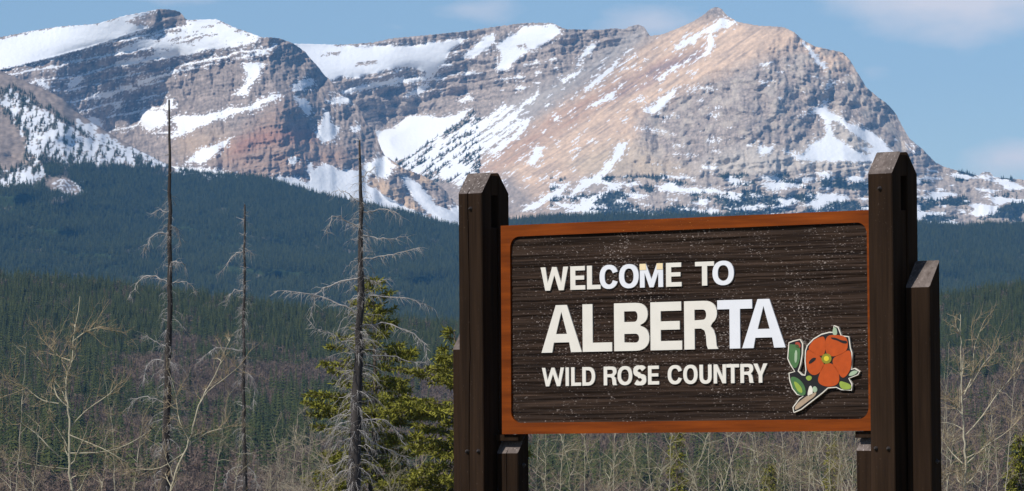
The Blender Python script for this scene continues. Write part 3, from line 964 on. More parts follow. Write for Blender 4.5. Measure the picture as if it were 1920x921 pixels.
# ------------------------------------------------------------------ the welcome sign
def mat_wood(name, dark, light, rough=.6, chips_glints=None, chip_glint_amt=.0, gscale=(1.5, 40, 40), bump=.25, spec=.35):
    m, n, l, b = new_mat(name)
    tc = n.new('ShaderNodeTexCoord')
    mp = n.new('ShaderNodeMapping')
    mp.inputs['Scale'].default_value = gscale
    l.new(tc.outputs['Object'], mp.inputs['Vector'])
    no = n.new('ShaderNodeTexNoise')
    no.inputs['Scale'].default_value = 1.0
    no.inputs['Detail'].default_value = 7
    no.inputs['Roughness'].default_value = .65
    l.new(mp.outputs['Vector'], no.inputs['Vector'])
    cr = n.new('ShaderNodeValToRGB')
    cr.color_ramp.elements[0].position = .33
    cr.color_ramp.elements[0].color = dark + (1,)
    cr.color_ramp.elements[1].position = .68
    cr.color_ramp.elements[1].color = light + (1,)
    l.new(no.outputs['Fac'], cr.inputs['Fac'])
    c = cr.outputs['Color']
    mpb = n.new('ShaderNodeMapping')
    mpb.inputs['Scale'].default_value = tuple(g * .28 if g > 10 else g * .7 for g in gscale)
    l.new(tc.outputs['Object'], mpb.inputs['Vector'])
    nb_ = n.new('ShaderNodeTexNoise')
    nb_.inputs['Scale'].default_value = 1.0
    nb_.inputs['Detail'].default_value = 4
    l.new(mpb.outputs['Vector'], nb_.inputs['Vector'])
    mrb = n.new('ShaderNodeMapRange')
    mrb.inputs['From Min'].default_value = .3
    mrb.inputs['From Max'].default_value = .7
    mrb.inputs['To Min'].default_value = .62
    mrb.inputs['To Max'].default_value = 1.35
    l.new(nb_.outputs['Fac'], mrb.inputs['Value'])
    sc_ = n.new('ShaderNodeVectorMath')
    sc_.operation = 'SCALE'
    l.new(c, sc_.inputs[0])
    l.new(mrb.outputs['Result'], sc_.inputs['Scale'])
    c = sc_.outputs['Vector']
    if chips_glints:  # pale flecks: worn chips, and on the sign panel painted glints too
        mp2 = n.new('ShaderNodeMapping')
        mp2.inputs['Scale'].default_value = tuple(g * 2.6 if g > 10 else g * 45 for g in gscale)
        l.new(tc.outputs['Object'], mp2.inputs['Vector'])
        n2 = n.new('ShaderNodeTexNoise')
        n2.inputs['Scale'].default_value = 1.0
        n2.inputs['Detail'].default_value = 4
        l.new(mp2.outputs['Vector'], n2.inputs['Vector'])
        n3 = n.new('ShaderNodeTexNoise')
        n3.inputs['Scale'].default_value = 2.3
        n3.inputs['Detail'].default_value = 3
        l.new(tc.outputs['Object'], n3.inputs['Vector'])
        ad = n.new('ShaderNodeMath')
        ad.operation = 'MULTIPLY_ADD'
        l.new(n3.outputs['Fac'], ad.inputs[0])
        ad.inputs[1].default_value = .30
        l.new(n2.outputs['Fac'], ad.inputs[2])
        mr = n.new('ShaderNodeMapRange')
        mr.inputs['From Min'].default_value = .80 - chip_glint_amt
        mr.inputs['From Max'].default_value = .86 - chip_glint_amt
        l.new(ad.outputs[0], mr.inputs['Value'])
        mx = n.new('ShaderNodeMix')
        mx.data_type = 'RGBA'
        l.new(mr.outputs['Result'], mx.inputs['Factor'])
        l.new(c, mx.inputs['A'])
        mx.inputs['B'].default_value = chips_glints + (1,)
        c = mx.outputs['Result']
    l.new(c, b.inputs['Base Color'])
    b.inputs['Roughness'].default_value = rough
    b.inputs['Specular IOR Level'].default_value = spec
    bp = n.new('ShaderNodeBump')
    bp.inputs['Strength'].default_value = bump
    bp.inputs['Distance'].default_value = .006
    l.new(no.outputs['Fac'], bp.inputs['Height'])
    l.new(bp.outputs['Normal'], b.inputs['Normal'])
    return m


mat_wood('frame_stain', (.120, .0235, .002), (.185, .0395, .003), .7, (.42, .20, .05), -.04, (2, 45, 45), .1, .1)
mat_wood('panel_wood', (.0060, .0033, .0023), (.042, .0255, .0175), .8, (.25, .21, .19), .016, (1.3, 30, 60), .7, .10)  # flecks: weathered specks plus glossy sparkle painted into the colour
mat_wood('post_stain', (.0155, .0090, .0054), (.0285, .0165, .0098), .85, (.10, .075, .06), -.07, (45, 45, 1.4), .25, .06)
mat_wood('post_top_weathered', (.062, .046, .040), (.145, .118, .106), .8, (.28, .245, .23), .02, (30, 12, 30), .3)
mat_plain('bolt_steel', (.03, .025, .024), .45, .2, 60)
mat_plain('letter_cream', (.64, .61, .55), .5, .05, 8)
mat_plain('letter_white', (.645, .655, .69), .5, .04, 8)
mat_plain('letter_yellowed', (.72, .58, .36), .5, .06, 8)
for nm, c in dict(petal_orange=(.40, .062, .007), emblem_white=(.62, .58, .50), emblem_black=(.012, .011, .012), leaf_green=(.06, .14, .05), leaf_lime=(.24, .32, .05), leaf_pale=(.30, .38, .26),
                  heart_olive=(.22, .20, .02), heart_yellow=(.62, .50, .03), stem_brown=(.34, .25, .17), bud_red=(.30, .05, .03)).items():
    mat_plain(nm, c, .45, .12, 25)

S_A = 0.630193
S_W, S_H = 2.994, 1.4183
sign = empty('welcome_sign', (-0.0763, 30.9, 0.0))
sign.rotation_euler = (0, 0, -S_A)
tag(sign, 'brown wooden roadside sign reading Welcome to Alberta between dark timber posts', 'sign')
Z0 = 1.7727
# local axes: x along the sign, y depth (away from the viewer), z up; the face of the frame lies at y = 0


def box_mesh(name, x0, x1, y0, y1, z0, z1, mat, bev=0.0):
    import bmesh
    bm = bmesh.new()
    bmesh.ops.create_cube(bm, size=1)
    for v in bm.verts:
        v.co = Vector(((x0 + x1) / 2 + v.co.x * (x1 - x0), (y0 + y1) / 2 + v.co.y * (y1 - y0), (z0 + z1) / 2 + v.co.z * (z1 - z0)))
    if bev:
        bmesh.ops.bevel(bm, geom=bm.edges[:], offset=bev, segments=2, affect='EDGES', profile=.6)
    me = bpy.data.meshes.new(name)
    bm.to_mesh(me)
    bm.free()
    me.materials.append(MATS[mat])
    return me


def timber(name, x0, x1, y0, y1, ztop, rise, slope, crack=None, zbot=0.0):
    """upright timber with a sloped top; slope 'front' rises away from the viewer, 'back' falls. Optional wandering crack down the front."""
    r = np.random.RandomState(int(abs(x0) * 1000) + 3)
    b = .006
    prof = [(x0 + b, y0), None, (x1 - b, y0), (x1, y0 + b), (x1, y1 - b), (x1 - b, y1), (x0 + b, y1), (x0, y1 - b), (x0, y0 + b)]
    zs = np.linspace(zbot, ztop, 26)
    V, Q, T = [], [], []
    for k, zz in enumerate(zs):
        cx = (x0 + x1) / 2 if crack is None else x0 + (x1 - x0) * crack + .006 * math.sin(zz * 3.1) + r.normal(0, .0012)
        cw, cd = (.0008, 0.0) if crack is None else (.0022 + .0018 * abs(math.sin(zz * 2.3)), .03)
        mid = [(cx - cw, y0), (cx, y0 + cd), (cx + cw, y0)]
        pr = [prof[0]] + mid + prof[2:]
        for (xx, yy) in pr:
            ze = zz
            if k == len(zs) - 1:
                f = (yy - y0) / (y1 - y0)
                ze = ztop + rise * (f if slope == 'front' else 1 - f)
            V.append((xx, yy, ze))
    n = 11
    for k in range(len(zs) - 1):
        for j in range(n):
            Q.append((k * n + j, k * n + (j + 1) % n, (k + 1) * n + (j + 1) % n, (k + 1) * n + j))
    top = [(len(zs) - 1) * n + j for j in range(n)]
    me = bpy.data.meshes.new(name)
    me.from_pydata(V, [], Q + [tuple(top)])
    me.materials.append(MATS['post_stain'])
    me.materials.append(MATS['post_top_weathered'])
    me.polygons[len(Q)].material_index = 1
    me.update()
    return link(bpy.data.objects.new(name, me), sign)


def bolt_mesh():
    tb = Tubes()
    tb.tube([(0, .002, 0), (0, -.004, 0)], [.015, .0145], 14)
    tb.tube([(0, -.003, 0), (0, -.013, 0), (0, -.018, 0)], [.010, .010, .007], 6)
    return tb.mesh('bolt', 'bolt_steel', False)


BOLT = bolt_mesh()


def bolt(par, x, y, z, side=False):
    o = link(bpy.data.objects.new('bolt', BOLT), par)
    o.location = (x, y, z)
    if side:
        o.rotation_euler = (0, 0, math.pi / 2)


YF, YS, YB, YE = -.115, 0.0, .075, .20           # front face, slot, back timber, rear face
for (x0, x1, crack) in ((-.274, -.074, .43), (3.0, 3.18, None)):
    fr = timber('front_post', x0, x1, YF, YS - .001, Z0 + 1.64, .145, 'front', crack)
    timber('rear_post', x0, x1, YB + .001, YE, Z0 + 1.64, .145, 'back')
    link(bpy.data.objects.new('spacer_block', box_mesh('spacer_block', x0 + .004, x1 - .004, YS, YB, Z0 + 1.63, Z0 + 1.765, 'post_stain', .003)), sign)
    link(bpy.data.objects.new('filler_board', box_mesh('filler_board', x0 + .012, x1 - .012, YS, YB, 0, Z0 + 1.41, 'post_stain', .003)), sign)
    xc = (x0 + x1) / 2
    if crack:
        bolt(fr, xc + .005, YF, Z0 + 1.535)
        bolt(fr, xc - .035, YF, Z0 - .115)
        bolt(fr, xc + .06, YF, Z0 - .115)
    else:
        bolt(fr, xc - .0, YF, Z0 + 1.545)
        bolt(fr, xc - .048, YF, Z0 - .115)
        bolt(fr, xc + .045, YF, Z0 - .117)
for (x0, x1, zt, crack) in ((-.442, -.276, .583, None), (-.072, .105, -.13, .5), (3.182, 3.36, .912, None), (2.80, 2.998, -.128, None)):
    bt = timber('brace_post', x0, x1, .035, .165, Z0 + zt, .175, 'front', crack)
    if zt > -.2 and x0 > 3:
        bolt(bt, x1, .10, Z0 - .20, True)
    if x0 < 0 and zt < 0:
        bolt(bt, x1, .10, Z0 - .21, True)
for x0, x1 in ((-.07, .12), (2.80, 2.997)):
    link(bpy.data.objects.new('support_block', box_mesh('support_block', x0, x1, .022, .074 if x0 < 0 else .073, Z0 - .045, Z0 - .003, 'post_stain', .003)), sign)


def rounded(x0, x1, z0, z1, r, n=7):
    out = []
    for cx, cz, a0 in ((x1 - r, z0 + r, -90), (x1 - r, z1 - r, 0), (x0 + r, z1 - r, 90), (x0 + r, z0 + r, 180)):
        for k in range(n + 1):
            a = math.radians(a0 + 90 * k / n)
            out.append((cx + r * math.cos(a), cz + r * math.sin(a)))
    return out


def prism(name, loops, y_front, y_back, mat, parent, smooth=False):
    """flat shape (outer loop, then holes) in x,z extruded in depth"""
    L3 = [[Vector((p[0], p[1], 0)) for p in lp] for lp in loops]
    tri = tessellate_polygon(L3)
    flat = [p for lp in loops for p in lp]
    n = len(flat)
    V = [(p[0], y_front, p[1]) for p in flat] + [(p[0], y_back, p[1]) for p in flat]
    T = []
    for t in tri:
        a, b, c = (flat[i] for i in t)
        s = (b[0] - a[0]) * (c[1] - a[1]) - (b[1] - a[1]) * (c[0] - a[0])
        if abs(s) < 1e-12:
            continue
        t = t if s > 0 else (t[0], t[2], t[1])
        T.append(tuple(t))
        T.append((t[0] + n, t[2] + n, t[1] + n))
    Q = []
    k0 = 0
    for li, lp in enumerate(loops):
        m_ = len(lp)
        area = sum(lp[i - 1][0] * lp[i][1] - lp[i][0] * lp[i - 1][1] for i in range(m_))
        fwd = (area > 0) == (li == 0)
        for i in range(m_):
            a, b = k0 + i, k0 + (i + 1) % m_
            Q.append((b, a, a + n, b + n) if fwd else (a, b, b + n, a + n))
        k0 += m_
    me = bpy.data.meshes.new(name)
    me.from_pydata(V, [], T + Q)
    me.materials.append(MATS[mat])
    me.update()
    o = bpy.data.objects.new(name, me)
    return link(o, parent)


FX0, FX1, FZ0, FZ1 = .078, 2.918, .076, S_H - .078
prism('frame', [[(0, Z0), (S_W, Z0), (S_W, Z0 + S_H), (0, Z0 + S_H)], [(x, Z0 + z) for x, z in rounded(FX0, FX1, FZ0, FZ1, .075)]], 0, .06, 'frame_stain', sign)
# the sand-blasted field: ridges of grain as real relief
nz, nx = 340, 150
zz = np.linspace(FZ0 - .01, FZ1 + .01, nz)
xx = np.linspace(FX0 - .01, FX1 + .01, nx)
PX, PZ = np.meshgrid(xx, zz)
gr = perlin(PX * .7, PZ * 36, 200) + .7 * perlin(PX * 1.6, PZ * 80, 201) + .45 * perlin(PX * 6, PZ * 70, 202)
PYd = .017 + .0055 * gr
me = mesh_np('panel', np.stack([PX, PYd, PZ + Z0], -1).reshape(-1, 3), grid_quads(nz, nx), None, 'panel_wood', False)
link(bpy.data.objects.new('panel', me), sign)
link(bpy.data.objects.new('backing_board', box_mesh('backing_board', .03, S_W - .03, .03, .055, Z0 + .03, Z0 + S_H - .03, 'post_stain')), sign)


# ---- letters: outlines in a w x h box; sv / sh are the thickness of upright and level strokes
def sup(cx, cz, rx, rz, a0, a1, n=18, e=2.25):
    out = []
    for k in range(n + 1):
        a = math.radians(a0 + (a1 - a0) * k / n)
        c, s = math.cos(a), math.sin(a)
        out.append((cx + rx * math.copysign(abs(c) ** (2 / e), c), cz + rz * math.copysign(abs(s) ** (2 / e), s)))
    return out


def glyph(ch, w, h, sv, sh):
    if ch == 'I':
        return [[(0, 0), (w, 0), (w, h), (0, h)]]
    if ch == 'L':
        return [[(0, 0), (w, 0), (w, sh), (sv, sh), (sv, h), (0, h)]]
    if ch == 'T':
        m = w / 2
        return [[(m - sv / 2, 0), (m + sv / 2, 0), (m + sv / 2, h - sh), (w, h - sh), (w, h), (0, h), (0, h - sh), (m - sv / 2, h - sh)]]
    if ch == 'E':
        a, b = h / 2 - sh * .42, h / 2 + sh * .52
        return [[(0, 0), (w, 0), (w, sh), (sv, sh), (sv, a), (w * .93, a), (w * .93, b), (sv, b), (sv, h - sh), (w * .98, h - sh), (w * .98, h), (0, h)]]
    if ch == 'A':
        m, t = w / 2, sv * .56
        z1, z2 = h * .21, h * .21 + sh * .95
        def xin(z): return sv * 1.08 + (m - sv * 1.08) * z / (h * .93)
        return [[(0, 0), (sv * 1.08, 0), (xin(z1) - sv * .04, z1), (w - xin(z1) + sv * .04, z1), (w - sv * 1.08, 0), (w, 0), (m + t, h), (m - t, h)],
                [(xin(z2), z2), (w - xin(z2), z2), (m, h * .86)]]
    if ch == 'W':
        s = sv * .98
        q = w * .25
        return [[(q - s * .48, 0), (q + s * .5, 0), (w / 2, h * .66), (w - q - s * .5, 0), (w - q + s * .48, 0), (w, h), (w - s, h), (w - q - s * .02, h * .32), (w / 2 + s * .45, h), (w / 2 - s * .45, h), (q + s * .02, h * .32), (s, h), (0, h)]]
    if ch == 'M':
        s = sv * .92
        return [[(0, 0), (s, 0), (s, h * .62), (w / 2 - s * .42, 0), (w / 2 + s * .42, 0), (w - s, h * .62), (w - s, 0), (w, 0), (w, h), (w - s * 1.3, h), (w / 2, h * .34), (s * 1.3, h), (0, h)]]
    if ch == 'N':
        return [[(0, 0), (sv * .95, 0), (sv * .95, h * .64), (w - sv, 0), (w, 0), (w, h), (w - sv * .95, h), (w - sv * .95, h * .36), (sv, h), (0, h)]]
    if ch == 'Y':
        m = w / 2
        return [[(m - sv / 2, 0), (m + sv / 2, 0), (m + sv / 2, h * .40), (w, h), (w - sv * 1.12, h), (m, h * .58), (sv * 1.12, h), (0, h), (m - sv / 2, h * .40)]]
    if ch == 'O':
        return [sup(w / 2, h / 2, w / 2, h / 2 * 1.02, 0, 360, 40)[:-1], sup(w / 2, h / 2, w / 2 - sv, h / 2 * 1.02 - sh, 0, 360, 32)[:-1]]
    if ch == 'C':
        return [sup(w / 2, h / 2, w / 2, h / 2 * 1.02, 22, 338, 34) + sup(w / 2, h / 2, w / 2 - sv, h / 2 * 1.02 - sh, 335, 25, 28)]
    if ch == 'D':
        o = [(0, 0)] + sup(w * .42, h / 2, w * .58, h / 2, -90, 90, 20, 2.3) + [(0, h)]
        i = [(sv, sh)] + sup(w * .42, h / 2, w * .58 - sv, h / 2 - sh, -90, 90, 16, 2.3) + [(sv, h - sh)]
        return [o, i]
    if ch == 'B':
        zm = h * .525
        o = [(0, 0)] + sup(w * .62, zm / 2 + .0, w * .38, zm / 2, -90, 72, 12) + sup(w * .60, (zm + h) / 2, w * .36, (h - zm) / 2, -68, 90, 12) + [(0, h)]
        i1 = [(sv, sh * .95)] + sup(w * .60, zm / 2, max(w * .40 - sv, .004) + 0, zm / 2 - sh * .9, -90, 90, 10) + [(sv, zm - sh * .48 - .000)]
        i1[-1] = (sv, zm / 2 + zm / 2 - sh * .9)
        i2 = [(sv, zm + sh * .42)] + sup(w * .58, (zm + h) / 2 - sh * .25, max(w * .38 - sv, .004), (h - zm) / 2 - sh * .67, -90, 90, 10) + [(sv, h - sh * .92)]
        return [o, i1, i2]
    if ch == 'R':
        zm = h * .45
        o = [(0, 0), (sv, 0), (sv, zm - sh * .12), (w * .50, zm - sh * .12)] + [(w * .60, zm - sh * .35), (w * .64, zm - sh * .9), (w * .66, h * .08), (w * .70, 0), (w, 0), (w * .955, h * .06), (w * .93, h * .26), (w * .88, h * .38), (w * .78, zm + h * .02)] \
            + sup(w * .58, (zm + h) / 2 + h * .02, w * .39, (h - zm) / 2 - h * .02, -52, 90, 12) + [(0, h)]
        i = [(sv, zm + sh * .80)] + sup(w * .55, (zm + h) / 2 - sh * .06 + 0, max(w * .41 - sv, .004), (h - zm) / 2 - sh * .90, -90, 90, 10) + [(sv, h - sh * .95)]
        return [o, i]
    if ch == 'U':
        o = [(0, h)] + sup(w / 2, h * .36, w / 2, h * .37, 180, 360, 18) + [(w, h), (w - sv, h)] + sup(w / 2, h * .36, w / 2 - sv, h * .37 - sh, 360, 180, 16) + [(sv, h)]
        return [o]
    if ch == 'S':
        c = []
        rx = w / 2 - sv * .45
        rt = h * .25 - sh * .28
        for a in range(20, 271, 14):
            c.append((w / 2 + rx * .94 * math.cos(math.radians(a)), h * .735 + rt * math.sin(math.radians(a))))
        for a in range(90, -161, -14):
            c.append((w / 2 + rx * math.cos(math.radians(a)), h * .265 + rt * math.sin(math.radians(a))))
        c = np.array(c)
        t = np.gradient(c, axis=0)
        t /= np.linalg.norm(t, axis=1)[:, None]
        nrm = np.stack([-t[:, 1], t[:, 0]], -1)
        th = (sv * np.abs(nrm[:, 0]) + sh * np.abs(nrm[:, 1]))[:, None] * .5
        a, b = c + nrm * th, c - nrm * th
        return [[tuple(p) for p in a] + [tuple(p) for p in b[::-1]]]


TEXT = [('WELCOMETO', .966, .158, .041, .029, [(.328, .556), (.574, .696), (.711, .822), (.814, .966), (.973, 1.132), (1.142, 1.328), (1.352, 1.476), (1.584, 1.734), (1.722, 1.890)], 'ccccwwwwcw'),
        ('ALBERTA', .547, .319, .082, .060, [(.331, .664), (.672, .912), (.930, 1.214), (1.224, 1.476), (1.494, 1.762), (1.757, 2.030), (1.950, 2.287)], 'cccccww'),
        ('WILDROSECOUNTRY', .320, .125, .028, .022, [(.333, .516), (.529, .556), (.575, .656), (.667, .772), (.842, .950), (.955, 1.074), (1.083, 1.184), (1.201, 1.290), (1.359, 1.475), (1.483, 1.597), (1.612, 1.708),
                                                     (1.724, 1.821), (1.824, 1.924), (1.934, 2.038), (2.036, 2.145)], 'c' * 15)]
COLS = {'WELCOMETO': 'cccwwwccw', 'ALBERTA': 'cccccww', 'WILDROSECOUNTRY': 'c' * 15}
for word, zb, h, sv, sh, boxes, _ in TEXT:
    for i, ch in enumerate(word):
        xa, xb = boxes[i]
        lp = glyph(ch, xb - xa, h, sv, sh)
        lp = [[(xa + p[0], Z0 + zb + p[1]) for p in q] for q in lp]
        lo = prism('letter', lp, .006, .016, 'letter_white' if COLS[word][i] == 'w' else 'letter_cream', sign)
        lo['label'] = 'letter ' + ch + ' of the painted white lettering'
        if word == 'WELCOMETO' and ch == 'M':
            w_, s_ = xb - xa, sv * .92
            for q in ([(0, h * .74), (s_ * 1.3 + .004, h * .74), (s_ * 1.3 + (w_ / 2 - s_ * 1.3) * .0, h * 1.0), (0, h)], [(w_ - s_ * 1.35, h * .74), (w_, h * .74), (w_, h), (w_ - s_ * 1.3, h)]):
                prism('yellowed_patch', [[(xa + a, Z0 + zb + b) for a, b in q]], -.0012 + .005, .0055, 'letter_yellowed', lo)

# ---- the rose emblem
EM = empty('rose_emblem', (0, 0, 0))
EM.parent = sign
S_U = np.array([math.cos(S_A), -math.sin(S_A), 0])
S_N = np.array([-math.sin(S_A), -math.cos(S_A), 0])
S_P = np.array([-0.0763, 30.9, Z0])


def on_sign(px, py):
    d = pix_dir(px, py)
    c = np.array([0, 0, CAM_Z])
    P = c + d * (((S_P - c) @ S_N) / (d @ S_N)) - S_P
    return (P @ S_U, P[2] + Z0)


def ep(pts):
    q = [on_sign(1460 + a / 4.606, 590 + b / 4.606) for a, b in pts]
    return q


def inset(pts, d):
    p = np.array(pts, float)
    ar = np.sum(p[:, 0] * np.roll(p[:, 1], -1) - np.roll(p[:, 0], -1) * p[:, 1])
    t1 = p - np.roll(p, 1, 0)
    t2 = np.roll(p, -1, 0) - p
    n1 = np.stack([-t1[:, 1], t1[:, 0]], -1) / (np.linalg.norm(t1, axis=1)[:, None] + 1e-9)
    n2 = np.stack([-t2[:, 1], t2[:, 0]], -1) / (np.linalg.norm(t2, axis=1)[:, None] + 1e-9)
    n = n1 + n2
    n /= np.maximum(np.linalg.norm(n, axis=1)[:, None], .7)
    return [tuple(v) for v in p + n * d * np.sign(ar)]


OUT = [(130, 845), (122, 800), (180, 722), (212, 704), (160, 694), (118, 642), (94, 570), (88, 503), (138, 490), (98, 430), (76, 380), (88, 240), (130, 223), (190, 210), (213, 250), (211, 340), (196, 430), (176, 486), (206, 516), (228, 520), (234, 480), (226, 400), (230, 312), (246, 266), (300, 208), (370, 166), (440, 148),
       (470, 150), (478, 92), (520, 108), (546, 180), (612, 188), (627, 290), (640, 330), (632, 470), (660, 460), (706, 490), (690, 522), (612, 552), (640, 600), (634, 657), (540, 652), (500, 632), (430, 637), (380, 682), (290, 752), (200, 822), (140, 848)]
prism('emblem_edge', [ep(OUT)], -.004, .012, 'emblem_white', EM)
prism('emblem_ground', [ep(inset(OUT, 10))], -.0055, -.0039, 'emblem_black', EM)
SHAPES = [('petal', 'petal_orange', [(403, 190), (403, 330), (370, 355), (312, 328), (262, 297), (300, 235), (350, 205)]), ('petal', 'petal_orange', [(413, 190), (500, 180), (592, 197), (598, 300), (540, 335), (470, 360), (413, 330)]),
          ('petal', 'petal_orange', [(480, 376), (560, 346), (600, 315), (625, 322), (628, 450), (590, 522), (555, 545), (522, 490), (478, 430)]),
          ('petal', 'petal_orange', [(400, 432), (440, 425), (478, 440), (518, 500), (525, 580), (480, 614), (400, 614), (345, 580), (370, 500)]),
          ('petal', 'petal_orange', [(250, 335), (262, 305), (305, 335), (365, 370), (372, 410), (396, 432), (355, 500), (305, 522), (262, 484), (250, 420)]),
          ('bud', 'leaf_green', [(102, 258), (130, 268), (172, 262), (186, 305), (180, 400), (150, 470), (112, 420), (97, 360)]), ('bud_tip', 'bud_red', [(150, 240), (186, 245), (192, 284), (160, 286)]),
          ('leaf', 'leaf_green', [(112, 540), (160, 548), (222, 610), (238, 690), (190, 692), (145, 650), (120, 590)]), ('leaf', 'leaf_lime', [(240, 545), (268, 530), (292, 545), (266, 572)]),
          ('leaf', 'leaf_pale', [(606, 532), (640, 490), (690, 488), (660, 515)]), ('leaf', 'leaf_lime', [(530, 578), (572, 590), (628, 612), (622, 642), (545, 640)]),
          ('stem', 'emblem_white', [(258, 690), (276, 610), (292, 640), (292, 684), (272, 706)]), ('leaf', 'leaf_pale', [(300, 640), (318, 620), (338, 650), (316, 676)]), ('leaf', 'leaf_pale', [(480, 112), (500, 120), (508, 172), (474, 172)]), ('stem', 'stem_brown', [(146, 820), (160, 782), (240, 716), (300, 690), (330, 668), (318, 696), (240, 752), (172, 806)])]


def chaikin(p, it=2):
    for _ in range(it):
        q = []
        for k in range(len(p)):
            a, b = p[k], p[(k + 1) % len(p)]
            q += [(a[0] * .75 + b[0] * .25, a[1] * .75 + b[1] * .25), (a[0] * .25 + b[0] * .75, a[1] * .25 + b[1] * .75)]
        p = q
    return p


for nm, mt, p in SHAPES:
    p = chaikin(inset(p, -8), 2)
    prism(nm, [ep(p)], -.008, -.0053, mt, EM)
for nm, mt, p in (('leaf_light', 'leaf_lime', [(135, 575), (165, 585), (205, 630), (215, 680), (175, 668), (148, 620)]), ('bud_light', 'leaf_pale', [(145, 310), (168, 308), (165, 410), (142, 420)]),
                  ('petal_fold', 'emblem_black', [(452, 196), (500, 200), (545, 222), (596, 226), (596, 252), (556, 248), (510, 222), (468, 214)]), ('petal_fold', 'emblem_black', [(268, 404), (300, 372), (330, 372), (322, 396), (282, 424), (266, 426)])):
    prism(nm, [ep(chaikin(p, 1))], -.0092, -.0078, mt, EM)
for nm, mt, rr, d in (('flower_heart', 'heart_olive', 44, -.010), ('flower_heart', 'heart_yellow', 22, -.0115)):
    prism(nm, [ep([(420 + rr * 1.0 * math.cos(a), 380 - rr * math.sin(a)) for a in np.linspace(0, 2 * np.pi, 15)[:-1]])], d, -.0075, mt, EM)


# ------------------------------------------------------------------ trees near by
def smooth_path(P, n=None):
    P = np.asarray(P, float)
    if len(P) < 3:
        return P
    t = np.concatenate([[0], np.cumsum(np.linalg.norm(np.diff(P, axis=0), axis=1))])
    n = n or len(P) * 3
    tt = np.linspace(0, t[-1], n)
    out = np.stack([np.interp(tt, t, P[:, k]) for k in range(3)], -1)
    for _ in range(1):
        out[1:-1] = (out[:-2] + 2 * out[1:-1] + out[2:]) / 4
    return out


def droop_branch(tb, p0, az, length, up, droop, r0, r, twigs=6, tw_len=.35, sides=4):
    """dead limb: leaves the stem, arcs over, hangs; short twigs along it"""
    n = 8
    s = np.linspace(0, 1, n)
    d = np.array([math.cos(az), math.sin(az)])
    pts = np.zeros((n, 3))
    pts[:, :2] = p0[:2] + d * (length * (s - .22 * s * s))[:, None]
    pts[:, 2] = p0[2] + length * (up * s - droop * s * s)
    pts[1:] += r.normal(0, length * .018, (n - 1, 3))
    limb(tb, pts, r0, r, twigs, tw_len, sides)


def limb(tb, pts, r0, r, twigs=6, tw_len=.35, sides=4):
    pts = np.asarray(pts)
    n = len(pts)
    tb.tube(pts, r0 * (1 - .8 * np.linspace(0, 1, n)), sides)
    L = np.linalg.norm(pts[-1] - pts[0])
    for k in range(twigs):
        i = r.randint(1, n)
        p = pts[i - 1] + (pts[i] - pts[i - 1]) * r.uniform()
        dr = (pts[i] - pts[i - 1])
        dr /= np.linalg.norm(dr) + 1e-9
        dv = dr * r.uniform(.2, .9) + np.array([r.normal(0, .5), r.normal(0, .5), r.normal(-.45, .45)])
        dv *= tw_len * r.uniform(.4, 1.2) / np.linalg.norm(dv)
        q = p + dv * .5 + r.normal(0, .02, 3)
        tb.tube([p, q, p + dv + np.array([0, 0, -.15 * np.linalg.norm(dv)])], [r0 * .24, r0 * .20, r0 * .10], 3)


def snag(label, trunk_px, Y, r_bot, r_top, named, n_rand, rlen, seed, top_bare=.12, short=True, foliage_bits=0):
    r = np.random.RandomState(seed)
    tp = [at(a, b, Y) for a, b in trunk_px]
    base_x = tp[-1][0] + (tp[-1][0] - tp[-2][0]) * .3
    gz = float(ground_z(base_x, Y))
    tp.append(np.array([base_x, Y, gz - .3]))
    tp = np.array(tp)[::-1]
    root = empty('dead_tree', (base_x, Y, gz))
    tag(root, label, 'dead tree')
    path = smooth_path(tp, 34)
    path[1:-1] += r.normal(0, .012, (len(path) - 2, 3))
    hgt = path[-1, 2] - path[0, 2]
    s = (path[:, 2] - path[0, 2]) / hgt
    rad = r_bot + (r_top - r_bot) * s ** .9
    rad = rad * (1 + .06 * r.normal(size=len(rad)))
    tb = Tubes()
    tb.tube(path, rad, 9)
    tb.build('trunk', 'snag_bark', root, True, (base_x, Y, gz))
    br = Tubes()
    for pts in named:
        P = []
        dy = 0.0
        for k, (a, b) in enumerate(pts):
            P.append(at(a, b, Y + dy))
            dy += r.uniform(-.35, .35)
        L = sum(np.linalg.norm(np.array(P[k + 1]) - np.array(P[k])) for k in range(len(P) - 1))
        Q_ = smooth_path(P, 12)
        Q_[1:] += r.normal(0, .022, (11, 3))
        limb(br, Q_, .012 + .0055 * L, r, int(16 + 22 * L), .33, 4)
    zvis = at(960, 940, Y)[2]
    for k in range(n_rand):
        z = r.uniform(max(zvis - 1.0, path[0, 2] + 1.5), path[-1, 2] - top_bare * hgt * r.uniform(.3, 1))
        i = np.searchsorted(path[:, 2], z)
        i = min(max(i, 1), len(path) - 1)
        f = (z - path[i - 1, 2]) / (path[i, 2] - path[i - 1, 2] + 1e-9)
        p0 = path[i - 1] + (path[i] - path[i - 1]) * f
        ft = (path[-1, 2] - z) / hgt
        ln = rlen * (.25 + .9 * min(ft * 1.9, 1)) * r.uniform(.35, 1.1)
        droop_branch(br, p0, r.uniform(0, 6.28), ln, r.uniform(.0, .45), r.uniform(.35, .95), .0065 + .005 * ln, r, int(6 + 9 * ln), .26, 3)
    if short:
        for k in range(60):
            z = r.uniform(zvis, path[-1, 2])
            i = min(max(np.searchsorted(path[:, 2], z), 1), len(path) - 1)
            p0 = path[i]
            a = r.uniform(0, 6.28)
            ln = r.uniform(.1, .35)
            br.tube([p0, p0 + np.array([math.cos(a) * ln, math.sin(a) * ln, r.uniform(-.1, .12)])], [.012, .004], 3)
    br.build('branches', 'silver_wood', root, True, (base_x, Y, gz))
    return root


